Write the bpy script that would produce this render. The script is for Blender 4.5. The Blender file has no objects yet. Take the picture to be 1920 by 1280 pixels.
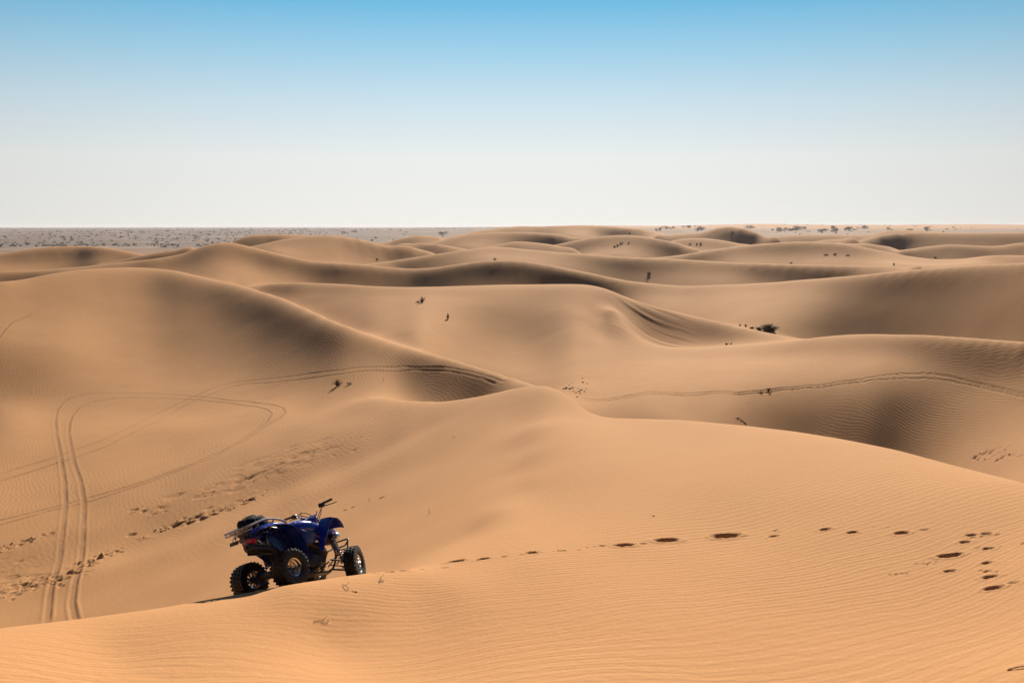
import bpy, bmesh, math, random
import numpy as np
from mathutils import Vector, Matrix, Euler

# ------------------------------------------------------------------ camera, sky, sun, exposure
SC = bpy.context.scene
COL = SC.collection
F = 1866.67                      # focal length in pixels of the 1920 px wide photograph
PITCH = math.atan(217 / F)
ZC = 17.0                        # eye height above the far gravel plain
cam = bpy.data.cameras.new("camera")
cam.sensor_width = 36.0
cam.lens = 36.0 * F / 1920
cam.clip_start = 0.1
cam.clip_end = 60000
camo = bpy.data.objects.new("camera", cam)
COL.objects.link(camo)
camo.location = (0, 0, ZC)
camo.rotation_euler = (math.pi / 2 - PITCH, 0, 0)
SC.camera = camo

SUN_AZ = math.radians(78)       # measured from +X, the camera looks along +Y
SUN_EL = math.radians(29)
world = bpy.data.worlds.new("World")
SC.world = world
world.use_nodes = True
wn = world.node_tree
wn.nodes.clear()
wo = wn.nodes.new("ShaderNodeOutputWorld")
bg = wn.nodes.new("ShaderNodeBackground")
bg.inputs["Strength"].default_value = 0.0567
sky = wn.nodes.new("ShaderNodeTexSky")
sky.sky_type = 'NISHITA'
sky.sun_disc = False
sky.sun_elevation = SUN_EL
sky.sun_rotation = math.pi / 2 - SUN_AZ
sky.dust_density = 1.5
tc = wn.nodes.new("ShaderNodeTexCoord")
sep = wn.nodes.new("ShaderNodeSeparateXYZ")
wn.links.new(tc.outputs["Generated"], sep.inputs[0])
ramp = wn.nodes.new("ShaderNodeValToRGB")      # pale dusty air low down, deep blue above
def lin(c):
    return tuple(((x / 255) / 12.92 if x / 255 < .04045 else ((x / 255 + .055) / 1.055) ** 2.4) for x in c)
SKYC = [(0.0, (243, 240, 234)), (.012, (241, 240, 235)), (.065, (236, 239, 237)), (.115, (207, 228, 238)), (.165, (163, 210, 235)),
        (.208, (118, 190, 229)), (.25, (98, 180, 224)), (.31, (74, 156, 212)), (.40, (52, 130, 192))]
mr = wn.nodes.new("ShaderNodeMapRange")
mr.inputs["From Max"].default_value = .40
wn.links.new(sep.outputs["Z"], mr.inputs["Value"])
wn.links.new(mr.outputs[0], ramp.inputs[0])
els = ramp.color_ramp.elements
while len(els) < len(SKYC):
    els.new(0.5)
for e, (p, c) in zip(els, SKYC):
    e.position = p / .40
    e.color = lin(c) + (1,)
sc10 = wn.nodes.new("ShaderNodeVectorMath"); sc10.operation = 'SCALE'; sc10.inputs["Scale"].default_value = 10
wn.links.new(ramp.outputs[0], sc10.inputs[0])
mk = wn.nodes.new("ShaderNodeMapRange"); mk.inputs["To Max"].default_value = .55; mk.inputs["From Min"].default_value = .35; mk.inputs["From Max"].default_value = .65
wn.links.new(sep.outputs["Z"], mk.inputs["Value"])
mx = wn.nodes.new("ShaderNodeMix"); mx.data_type = 'RGBA'
wn.links.new(mk.outputs[0], mx.inputs["Factor"])
wn.links.new(sc10.outputs[0], mx.inputs["A"])
wn.links.new(sky.outputs[0], mx.inputs["B"])
# sky dimmed behind and overhead to cut fill light; sides dimmed as lens vignetting
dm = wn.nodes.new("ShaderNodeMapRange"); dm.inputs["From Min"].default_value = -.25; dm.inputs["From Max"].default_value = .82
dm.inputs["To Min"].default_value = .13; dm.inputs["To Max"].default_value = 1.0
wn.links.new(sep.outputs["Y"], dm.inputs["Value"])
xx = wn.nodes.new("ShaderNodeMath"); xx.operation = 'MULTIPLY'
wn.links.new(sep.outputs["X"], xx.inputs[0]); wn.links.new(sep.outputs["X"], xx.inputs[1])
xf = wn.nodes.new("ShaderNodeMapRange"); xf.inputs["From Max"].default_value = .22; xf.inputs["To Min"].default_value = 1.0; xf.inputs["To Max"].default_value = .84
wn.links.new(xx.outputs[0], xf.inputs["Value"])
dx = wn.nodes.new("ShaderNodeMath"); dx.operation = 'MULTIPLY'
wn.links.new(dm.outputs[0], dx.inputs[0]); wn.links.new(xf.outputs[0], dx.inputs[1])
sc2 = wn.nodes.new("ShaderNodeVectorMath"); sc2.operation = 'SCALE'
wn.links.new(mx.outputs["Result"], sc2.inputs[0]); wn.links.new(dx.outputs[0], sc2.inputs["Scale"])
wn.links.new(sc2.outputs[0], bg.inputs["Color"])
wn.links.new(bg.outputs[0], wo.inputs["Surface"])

sl = bpy.data.lights.new("sun", 'SUN')
sl.energy = 5.0
sl.angle = math.radians(0.5)
sl.color = (1.0, 0.86, 0.68)
slo = bpy.data.objects.new("sun", sl)
COL.objects.link(slo)
sd = Vector((math.cos(SUN_AZ) * math.cos(SUN_EL), math.sin(SUN_AZ) * math.cos(SUN_EL), math.sin(SUN_EL)))
slo.rotation_euler = sd.to_track_quat('Z', 'Y').to_euler()
slo.location = (0, 0, 60)

SC.view_settings.view_transform = 'Standard'
SC.view_settings.look = 'None'
SC.view_settings.exposure = 0.82
SC.view_settings.gamma = 1.0
SC.view_settings.use_curve_mapping = False
SC.cycles.max_bounces = 6

# ------------------------------------------------------------------ helpers
def tag(o, label=None, cat=None, group=None, kind=None):
    if label: o["label"] = label
    if cat: o["category"] = cat
    if group: o["group"] = group
    if kind: o["kind"] = kind
    return o

def empty(name, loc=(0, 0, 0)):
    o = bpy.data.objects.new(name, None)
    o.empty_display_size = .2
    COL.objects.link(o)
    o.location = loc
    return o

def link_mesh(name, me, mat=None, parent=None):
    o = bpy.data.objects.new(name, me)
    COL.objects.link(o)
    if mat: me.materials.append(mat)
    if parent: o.parent = parent
    return o

class NT:
    """small helper to write node materials"""
    def __init__(self, name):
        self.m = bpy.data.materials.new(name); self.m.use_nodes = True
        self.t = self.m.node_tree; self.b = self.t.nodes["Principled BSDF"]
    def n(self, typ, **kw):
        x = self.t.nodes.new(typ)
        for k, v in kw.items():
            if k.startswith("i_"):
                key = k[2:].replace("_", " ")
                key = int(key) if key.isdigit() else key
                self.set(x.inputs[key], v)
            else: setattr(x, k, v)
        return x
    def set(self, sock, v):
        if isinstance(v, bpy.types.NodeSocket): self.t.links.new(v, sock)
        else: sock.default_value = v
    def math(self, op, a, b=0.0, clamp=False):
        x = self.t.nodes.new("ShaderNodeMath"); x.operation = op; x.use_clamp = clamp
        self.set(x.inputs[0], a); self.set(x.inputs[1], b); return x.outputs[0]
    def mix(self, f, a, b, mode='MIX'):
        x = self.t.nodes.new("ShaderNodeMix"); x.data_type = 'RGBA'; x.blend_type = mode
        self.set(x.inputs["Factor"], f); self.set(x.inputs["A"], a); self.set(x.inputs["B"], b); return x.outputs["Result"]
    def mrange(self, v, a, b, c=0.0, d=1.0):
        x = self.t.nodes.new("ShaderNodeMapRange")
        for k, q in zip(("Value", "From Min", "From Max", "To Min", "To Max"), (v, a, b, c, d)): self.set(x.inputs[k], q)
        return x.outputs[0]
    def out(self, **kw):
        for k, v in kw.items(): self.set(self.b.inputs[k.replace("_", " ")], v)
        return self.m

def plain_mat(name, col, rough=.6, metal=0., spec=.5, var=.12, scale=25., coat=0., dust=0.):
    t = NT(name)
    tcn = t.n("ShaderNodeTexCoord")
    no = t.n("ShaderNodeTexNoise", i_Vector=tcn.outputs["Object"], i_Scale=scale, i_Detail=4.0)
    lo = tuple(c * (1 - var) for c in col) + (1,); hi = tuple(min(1, c * (1 + var)) for c in col) + (1,)
    c = t.mix(no.outputs[0], lo, hi)
    if dust:
        nd = t.n("ShaderNodeTexNoise", i_Vector=tcn.outputs["Object"], i_Scale=scale * .35, i_Detail=6.0)
        c = t.mix(t.mrange(nd.outputs[0], .42, .72, 0, dust), c, (.30, .19, .10, 1))
    return t.out(Base_Color=c, Roughness=t.mrange(no.outputs[0], .3, .7, rough * .85, min(1, rough * 1.15)), Metallic=metal,
                 Specular_IOR_Level=spec, Coat_Weight=coat)
# ------------------------------------------------------------------ dune field: where each crest, each face and each slope lies
# RIDGES: name, crest points and distances in metres; PTS: open-ground points; SLOPES: steepness of faces
RIDGES=[
 ("R0",[(-900,1300),(-400,1222),(0,1177),(148,1160),(297,1140),(439,1115),(550,1094.5),(640,1081),(690,1074),(730,1070),(770,1067)],[(-900,9.5),(-400,10.5),(0,11.8),(439,13.1),(480,13.3),(550,12.8),(660,13.45),(690,13.7),(770,14.1)]),
 ("R1",[(726,747),(745,750),(773,754),(833,753),(880,746),(940,734),(973,727),(1007,723),(1040,726),(1063,740),(1083,758),(1107,775),(1140,783),(1207,785),(1280,787),(1400,798),(1493,809),(1580,823),(1680,843),(1780,870),(1847,887),(1920,905),(2300,1020),(2700,1160)],[(726,62),(773,57.5),(833,52),(1007,45),(1083,41),(1140,38),(1280,33),(1493,27),(1680,22.5),(1920,17.5),(2300,13.5),(2700,11.5)]),
 ("D2",[(-900,640),(-400,575),(0,528),(43,524),(83,515),(140,506),(200,502),(250,501),(290,503),(333,508),(383,520),(460,537),(533,560),(640,608),(727,639),(783,657),(840,672),(890,687),(940,702),(973,712),(1000,721)],[(-900,118.84403929354856),(-300,128.08746457193567),(0,132.0),(80,136.7),(160,141.4),(240,145.2),(280,146.4),(320,143.8),(400,136.3),(480,124.1),(560,108.8),(640,92.3),(727,84.5),(840,73.5),(940,66),(1000,60)]),
 ("D2R",[(1150,580),(1160,592),(1172,606),(1190,628),(1205,640),(1240,650),(1300,652),(1347,650),(1413,645),(1487,637),(1533,632),(1590,627),(1640,626),(1720,628),(1800,632),(1920,640),(2300,655),(2700,690)],[(1150,103),(1172,99),(1205,98),(1240,97),(1400,92),(1533,86),(1640,79),(1920,68),(2700,55)]),
 ("D3",[(452,539),(470,537),(500,532),(550,529),(640,532),(707,537),(773,538),(840,537),(940,534),(1007,533),(1073,532),(1107,534),(1140,542),(1173,557),(1223,573),(1280,587),(1330,599),(1380,611),(1430,622),(1480,631),(1530,637)],[(452,147),(470,145),(560,136),(707,127),(940,118),(1073,115),(1173,113.5),(1280,107.5),(1380,102),(1480,94),(1530,88.5)]),
 ("D4",[(-900,520),(-400,515),(0,509),(83,506),(160,499),(220,492),(283,486),(330,479),(367,467),(393,457),(423,453),(443,455),(467,462),(533,478),(583,489),(640,493),(687,496),(717,500),(773,504),(813,502),(857,495),(900,489),(940,487),(973,488),(1023,495),(1073,505),(1123,515),(1173,526),(1207,530),(1280,536),(1380,533),(1463,528),(1547,521),(1647,512),(1730,504),(1813,498),(1920,493),(2300,480),(2700,490)],[(-900,180),(0,175),(283,167),(423,170),(640,165),(773,165),(940,160),(1123,158),(1280,153),(1380,140),(1547,125),(1920,105),(2700,90)]),
 ("D4b",[(180,495),(233,486),(267,478),(317,470),(367,463)],[(180,200),(367,190)]),
 ("D5",[(650,497),(687,495),(740,488),(790,480),(840,473),(873,468),(917,463),(950,463),(990,468),(1040,472),(1107,477),(1173,482),(1280,486),(1380,492),(1480,495),(1580,497),(1680,499),(1730,503)],[(650,215),(935,222),(1107,215),(1380,200),(1580,185),(1730,175)]),
 ("D5L",[(-900,500),(-300,500),(0,476),(50,467),(100,462),(140,461),(183,462),(233,469),(267,477),(310,484)],[(-900,240),(140,245),(310,230)]),
 ("E",[(430,468),(477,461),(533,448),(583,442),(617,441),(655,444),(690,452),(720,460),(750,460),(773,462),(797,470),(820,479)],[(430,245),(617,250),(720,258),(820,262)]),
 ("L",[(1187,483),(1233,483),(1280,477),(1347,466),(1413,458),(1480,453),(1530,453),(1580,456),(1630,465),(1663,472),(1697,479),(1747,486),(1797,486),(1847,480),(1880,478),(1920,479),(2300,470),(2700,475)],[(1187,262),(1347,255),(1500,250),(1700,235),(1920,225),(2700,200)]),
 ("J",[(900,466),(930,460),(957,453),(990,453),(1040,459),(1080,468)],[(900,285),(1080,285)]),
 ("E2",[(430,456),(443,447),(477,440),(517,439),(567,440),(600,444)],[(430,320),(600,320)]),
 ("G",[(740,462),(773,455),(807,456),(840,460),(873,467),(900,473)],[(740,305),(900,290)]),
 ("K",[(960,472),(980,467),(1040,459),(1073,452),(1123,443),(1173,440),(1207,443),(1257,452),(1280,458),(1310,468)],[(960,330),(1173,325),(1310,320)]),
 ("P",[(1690,469),(1730,463),(1780,458),(1830,460),(1863,462),(1897,457),(1920,455),(2300,450),(2700,452)],[(1690,290),(1920,290),(2700,260)]),
 ("Q",[(1560,458),(1593,456),(1620,456),(1647,459),(1670,463)],[(1560,300),(1670,300)]),
 ("H",[(800,458),(817,453),(857,443),(890,437),(940,435),(990,435),(1040,438),(1073,443),(1100,450)],[(800,385),(1100,390)]),
 ("M",[(1240,455),(1280,447),(1313,446),(1347,449),(1380,455),(1410,460)],[(1240,370),(1410,350)]),
 ("O",[(1600,453),(1623,448),(1657,439),(1697,436),(1747,436),(1813,437),(1920,436),(2300,437),(2700,435)],[(1600,375),(1697,400),(1920,400),(2700,380)]),
 ("Fd",[(715,455),(727,453),(757,445),(780,441),(813,442),(830,448)],[(715,430),(830,430)]),
 ("N",[(1230,442),(1280,438),(1313,437),(1340,428),(1360,424),(1390,427),(1413,433),(1437,443),(1470,453)],[(1230,470),(1360,460),(1470,440)]),
 ("T",[(1500,456),(1530,452),(1580,447),(1605,448)],[(1500,335),(1605,340)]),
 ("I",[(850,442),(873,438),(907,431),(940,427),(980,423.5),(1000,425),(1040,423.5),(1090,422.5),(1140,424.5),(1190,428),(1223,433),(1247,440)],[(850,520),(1040,540),(1247,520)]),
 ("S",[(1440,447),(1470,441),(1520,440),(1560,440),(1600,441),(1640,440),(1660,432),(1700,431),(1740,433),(1790,437)],[(1440,560),(1600,540),(1790,520)]),
]
PTS=[(-300,1300,8.8),(200,1280,9.3),(600,1280,9.2),(1000,1280,9.0),(1400,1280,9.0),(1900,1280,8.6),(2300,1280,8.3),(200,1220,10.6),(600,1180,11.3),(1000,1180,10.9),(1400,1180,10.8),(1900,1180,10.4),(780,1110,12.7),(1400,1080,13.0),(1900,1080,12.2),(2300,1080,11.5),(1400,1000,15.3),(1900,1000,14.0),(1200,930,18.6),(1200,870,22.4),(1200,820,28),(1400,920,18.0),(1400,860,21.4),(1600,920,17),(1600,870,19.5),(-200,740,85),(1000,1100,12.6),(860,1100,12.8),(-400,1150,47.0),(-400,1120,48.9),(-400,1090,51.3),(-400,1060,54.2),(-400,1030,57.2),(-400,1000,60.4),(-400,960,65.0),(-400,920,70.5),(-400,880,77.0),(-400,840,84.6),(-400,800,94.3),(-400,775,100.9),(-250,1150,43.9),(-250,1120,46.7),(-250,1090,48.9),(-250,1060,51.3),(-250,1030,54.2),(-250,1000,57.2),(-250,960,62.0),(-250,920,67.7),(-250,880,73.9),(-250,840,81.3),(-250,800,90.5),(-250,775,96.9),(-120,1150,41.3),(-120,1120,44.5),(-120,1090,46.7),(-120,1060,48.9),(-120,1030,51.7),(-120,1000,54.5),(-120,960,59.1),(-120,920,64.6),(-120,880,71.0),(-120,840,78.0),(-120,800,87.5),(-120,775,93.7),(0,1150,38.6),(0,1120,41.1),(0,1090,44.5),(0,1060,46.7),(0,1030,48.9),(0,1000,52.0),(0,960,56.4),(0,920,62.0),(0,880,68.2),(0,840,74.9),(0,800,84.1),(0,775,91.2),(80,1150,36.6),(80,1120,39.2),(80,1090,41.6),(80,1060,45.1),(80,1030,47.3),(80,1000,50.0),(80,960,54.5),(80,920,60.0),(80,880,66.3),(80,840,72.9),(80,800,82.4),(80,775,89.3),(160,1150,34.2),(160,1120,36.9),(160,1090,39.4),(160,1060,42.2),(160,1030,45.7),(160,1000,48.0),(160,960,52.4),(160,920,57.2),(160,880,63.7),(160,840,70.5),(160,800,79.6),(160,775,86.9),(240,1120,34.2),(240,1090,37.1),(240,1060,40.0),(240,1030,43.9),(240,1000,46.4),(240,960,50.0),(240,920,54.5),(240,880,60.8),(240,840,68.2),(240,800,77.0),(240,775,84.6),(320,1120,31.3),(320,1090,34.0),(320,1060,37.1),(320,1030,40.0),(320,1000,44.5),(320,960,47.6),(320,920,52.0),(320,880,57.6),(320,840,65.5),(320,800,73.4),(320,775,81.8),(380,1090,31.5),(380,1060,34.7),(380,1030,37.9),(380,1000,41.1),(380,960,46.1),(380,920,49.6),(380,880,54.9),(380,840,62.4),(380,800,71.0),(380,775,79.1),(430,1090,29.5),(430,1060,32.4),(430,1030,35.6),(430,1000,38.9),(430,960,44.5),(430,920,48.3),(430,880,52.7),(430,840,59.5),(430,800,68.6),(430,775,76.0),(480,1090,27.0),(480,1060,30.1),(480,1030,33.3),(480,1000,36.9),(480,960,41.3),(480,920,46.7),(480,880,50.6),(480,840,56.4),(480,800,66.3),(480,775,72.4),(520,1060,28.3),(520,1030,31.1),(520,1000,34.7),(520,960,39.4),(520,920,45.4),(520,880,48.9),(520,840,54.5),(520,800,63.3),(520,775,70.0),(560,1060,26.1),(560,1030,29.3),(560,1000,32.4),(560,960,37.4),(560,920,42.2),(560,880,47.6),(560,840,52.0),(560,800,59.5),(560,775,68.6),(600,1060,24.2),(600,1030,27.4),(600,1000,30.3),(600,960,35.1),(600,920,40.0),(600,880,46.1),(600,840,50.3),(600,800,56.8),(600,775,64.1),(640,1060,22.5),(640,1030,25.1),(640,1000,28.3),(640,960,32.9),(640,920,37.9),(640,880,44.5),(640,840,48.6),(640,800,54.2),(640,775,60.0),(680,1060,20.9),(680,1030,23.3),(680,1000,26.1),(680,960,30.5),(680,920,35.9),(680,880,40.8),(680,840,47.0),(680,800,51.7),(680,775,56.8),(720,1060,19.7),(720,1030,21.8),(720,1000,24.2),(720,960,28.5),(720,920,33.1),(720,880,38.4),(720,840,45.1),(720,800,50.0),(720,775,53.8),(760,1030,20.3),(760,1000,22.7),(760,960,26.5),(760,920,30.7),(760,880,36.1),(760,840,41.3),(760,800,47.6),(760,775,51.3),(800,1030,19.1),(800,1000,21.2),(800,960,24.6),(800,920,28.7),(800,880,33.8),(800,840,38.9),(800,800,45.7),(800,775,48.9),(840,1030,16.9),(840,1000,19.8),(840,960,23.0),(840,920,26.8),(840,880,31.3),(840,840,36.6),(840,800,42.2),(840,775,46.7),(880,1030,15.6),(880,1000,18.7),(880,960,21.5),(880,920,25.1),(880,880,29.3),(880,840,34.4),(880,800,39.7),(880,775,43.6),(930,920,23.3),(930,880,27.2),(930,840,31.8),(930,800,37.1),(930,775,40.5),(980,920,21.9),(980,880,25.6),(980,840,29.7),(980,800,35.1),(980,775,38.4),(1000,1050,14.0),(1000,1000,16.2),(1000,950,19.2),(1000,900,22.7),(1000,850,27.3),(1000,800,33),(1000,772,38),(930,1050,14.3),(930,1000,16.7),(870,1075,13.6),(930,960,19.4)]
SLOPES=[(560,570,0.03),(600,545,0.008),(590,558,0.33),(560,550,0.254),(640,560,0.262),(700,550,0.043),(700,580,-0.033),(800,590,-0.009),(850,600,0.111),(900,600,0.286),(950,590,0.38),(980,610,0.396),(900,640,0.169),(1000,570,0.394),(1050,570,0.133),(1000,545,0.022),(950,545,0.006),(1050,620,0.17),(1100,570,-0.007),(1130,580,0.007),(1100,620,-0.007),(1150,650,-0.071),(950,660,0.068),(1000,700,-0.048),(870,560,0.048),(1170,590,0.5),(1220,610,0.221),(1280,620,0.054),(1350,625,0.285),(1400,630,0.344),(1220,585,0.306),(1300,670,-0.046),(1400,670,-0.06),(1500,660,0.094),(1600,660,0.206),(1640,640,0.084),(1700,650,0.271),(1750,660,0.485),(1850,670,0.504),(1900,680,0.448),(1900,650,0.6),(1850,650,0.592),(1600,690,-0.005),(1500,700,0.018),(1400,710,-0.045),(1250,720,-0.012),(1700,690,0.072),(1800,690,0.19),(1400,750,-0.028),(1400,775,0.222),(1480,770,0.386),(1500,790,0.59),(1560,740,0.148),(1550,780,0.574),(1600,760,0.506),(1620,800,0.6),(1680,780,0.6),(1700,820,0.6),(1700,740,0.226),(1750,760,0.6),(1760,800,0.586),(1780,730,0.522),(1800,770,0.278),(1850,780,0.128),(1850,740,0.435),(1820,820,0.077),(1850,860,-0.06),(1900,800,-0.02),(1900,750,0.344),(1330,770,0.138),(1900,520,0.363),(1900,560,0.507),(1900,600,0.522),(1800,600,0.531),(1800,560,0.498),(1700,590,0.533),(1700,550,0.491),(1650,600,0.553),(1600,610,0.544),(1600,570,0.455),(1550,600,0.457),(1500,600,0.298),(1500,560,0.167),(1440,600,0.024),(1450,570,0.057),(1400,560,0.062),(1350,560,0.067),(1300,560,0.133),(1600,530,0.249),(1700,520,0.425),(1480,540,0.093),(1240,550,0.118),(700,520,0.359),(750,520,0.402),(850,515,0.322),(940,510,0.414),(1000,515,0.437),(1080,520,0.468),(940,495,0.428),(850,505,0.373),(640,505,0.5),(640,520,0.323),(560,510,0.425),(560,495,0.354),(500,500,0.427),(500,480,0.492),(423,470,0.265),(423,490,0.403),(440,510,0.055),(380,490,0.233),(330,500,0.17),(300,495,0.333),(500,520,0.056),(1150,530,0.361),(700,490,0.018),(760,497,0.351),(830,490,0.338),(873,480,0.07),(940,475,0.142),(1040,485,0.103),(1100,500,0.428),(1150,510,0.413),(1200,515,0.444),(1100,485,0.164),(1250,500,0.26),(1300,520,0.228),(1350,510,0.222),(1450,510,0.393),(1600,508,0.459),(1250,520,0.283),(1300,485,0.362),(1400,475,0.352),(1450,470,0.319),(1530,470,0.341),(1600,475,0.405),(1400,488,0.016),(1550,485,0.019),(1650,485,0.05),(1700,490,0.02),(1500,460,0.373),(50,480,0.442),(140,470,0.5),(180,480,0.022),(230,475,0.346),(100,490,0.36),(40,495,0.044),(600,450,0.174),(560,460,0.236),(540,470,0.026),(640,470,0.497),(660,480,0.5),(700,470,0.478),(760,475,0.426),(720,465,0.5),(600,475,0.275),(500,447,0.5),(460,450,0.189),(1120,455,0.31),(1170,465,0.032),(1240,465,0.5),(1200,455,0.333),(1100,470,0.05),(1040,448,0.5),(1080,455,0.5),(900,445,0.161),(960,440,0.308),(1380,440,0.5),(1330,436,0.154),(1420,445,0.5),(1750,450,0.248),(1850,450,0.303),(1680,450,0.5),(1640,455,0.364),(1750,470,0.314),(1850,475,0.299),(840,467,0.5),(790,462,0.5),(950,430,0.5),(1200,436,0.5),(1060,432,0.122),(1165,575,0.415),(1190,600,0.327),(1240,600,0.17),(1300,610,0.279),(1350,612,0.41),(1100,660,0.042),(1100,700,0.039),(1080,740,-0.025),(1100,770,0.151),(1000,740,-0.014),(1130,620,-0.055)]
def us(px, py):
    """bearing and tangent of elevation of a sight line of the photograph"""
    px = np.asarray(px, float); py = np.asarray(py, float)
    xc = (px - 960) / F; yc = (640 - py) / F
    fh = math.cos(PITCH) + yc * math.sin(PITCH); up = -math.sin(PITCH) + yc * math.cos(PITCH)
    return np.arctan2(xc, fh), up / np.hypot(xc, fh)
CONTACT=[(-2.93,12.84,-4.77),(-2.22,13.78,-5.06),(-3.59,13.24,-5.10),(-2.88,14.18,-5.38)]
LC=1e-7;LG=3e-5;LV=3e-4

RD={n:(np.array(p,float),np.array(r,float)) for n,p,r in RIDGES}
XC=np.array(list(range(-700,0,100))+list(range(0,1921,24))+list(range(2020,2701,100)),float)
SM={}
def ysm(n,x):
    if n not in SM:
        p,r=RD[n];X=np.arange(p[0,0],p[-1,0]+1,2.);Y=np.interp(X,p[:,0],p[:,1])
        k=np.arange(-24,25);g=np.exp(-(k/ (7. if n[0] in 'RD' else 4.))**2/2);g/=g.sum()
        Yp=np.r_[2*Y[0]-Y[24:0:-1],Y,2*Y[-1]-Y[-2:-26:-1]] if len(Y)>26 else None
        SM[n]=(X,np.convolve(Yp,g,'valid') if Yp is not None else Y)
    X,Y=SM[n];return np.interp(x,X,Y)
def cols(x):
    h=[]
    for n in RD:
        p,r=RD[n]
        if p[0,0]<=x<=p[-1,0]: h.append((np.interp(x,r[:,0],r[:,1]),float(ysm(n,x)),n))
    h.sort()
    return h
SGA=np.array(SLOPES)
def face(x,y):
    for r,yy,n in cols(x):
        if yy<=y+.5: return n
    return 'PLAIN'
SF=[face(a,b) for a,b,_ in SGA]
D2X=[0,100,200,300,400,500,600,700,800,900]
D2G=np.array([[.24,.26,.16,.42,.18],[.25,.26,.14,.28,.13],[.24,.26,.18,.12,.05],[.19,.23,.19,.09,.0],[.15,.20,.18,.09,.0],[.13,.18,.18,.12,.0],[.14,.18,.18,.14,.0],[.15,.18,.16,.11,.02],[.16,.17,.18,.21,.22],[.17,.22,.26,.29,.3]])
def gf(x,y,n):
    x=min(max(x,0),1920)
    if n=='D2':
        yc=float(ysm('D2',x));t=min(max((y-yc)/(745-yc),0),1)*4 if x<720 else min(max((y-yc)/(752-yc),0),1)*4
        c=[float(np.interp(x,D2X,D2G[:,k])) for k in range(5)]
        return float(np.interp(t,range(5),c))
    m=np.array([f==n for f in SF])
    w=np.exp(-((SGA[:,0]-x)/(40+.12*(y-420)))**2/2-((SGA[:,1]-y)/(10+.09*(y-420)))**2/2)*m
    w2=np.exp(-((SGA[:,0]-x)/250)**2/2-((SGA[:,1]-y)/60)**2/2)*m*1e-3
    W=w.sum()+w2.sum()
    return ((w*SGA[:,2]).sum()+(w2*SGA[:,2]).sum()+.22*1e-5)/(W+1e-5)
def faces():
    out=[]
    for x in list(range(-700,0,100))+list(range(0,1921,24))+list(range(2020,2701,100)):
        h=cols(x);ymin=1e9
        for k,(r,y,n) in enumerate(h):
            if y>=ymin: continue
            if n in('R0','R1') or (k==0 or ymin>1e8): ymin=y;rp=r;continue
            lim=ymin
            if n=='D2' and ymin>800: lim=min(ymin,745)
            ny=max(4,int((lim-y)/1.5));ys=np.linspace(y+.3,lim,ny);u,s=us(x,ys)
            g=np.array([gf(x,yy,n) for yy in ys])
            dv=np.diff(s)/np.maximum((g-s)[1:],.03)
            v=np.log(r)+np.r_[0,np.cumsum(dv)]
            v=v-(v[0]-np.log(r))
            if n=='D2' and lim<ymin:
                rb=np.interp(x,[-400,0,160,320,480,560,640,700],[104,98,94,89,82,76,70,67]);v=v[0]-(v[0]-v)*(v[0]-np.log(rb))/(v[0]-v[-1])
            vb=v[-1];v0=np.log(rp);gap=vb-v0
            if lim==ymin and gap<.02:
                v=np.log(r)-(np.log(r)-v)*max(.1,(np.log(r)-v0-.02))/(np.log(r)-vb+1e-9);gap=.02;vb=v[-1]
            m=max(1,min(7,int((lim-y)/9)))
            idx=np.unique(np.linspace(0,ny-1,m+2).astype(int)[1:])
            for j in idx:
                if (n=='D2R' and x<1235) or (1120<x<1230 and ys[j]>640): continue
                out.append((float(u[j]),v[j],float(s[j]),LG*(8 if n=='D3' and x>1150 else 12 if n=='D2' else (.4 if r>190 else 1))))
            if lim==ymin and gap>.05:
                si=float(us(x,ymin)[1])
                out.append((float(u[0]),v0+.35*gap,si-(.10 if r<190 else .14)*gap,LV))
                if r>190 and gap>.12: out.append((float(u[0]),v0+.72*gap,si-.09*gap,LV))
            ymin=y;rp=r
    return out
AL=2.6
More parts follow.
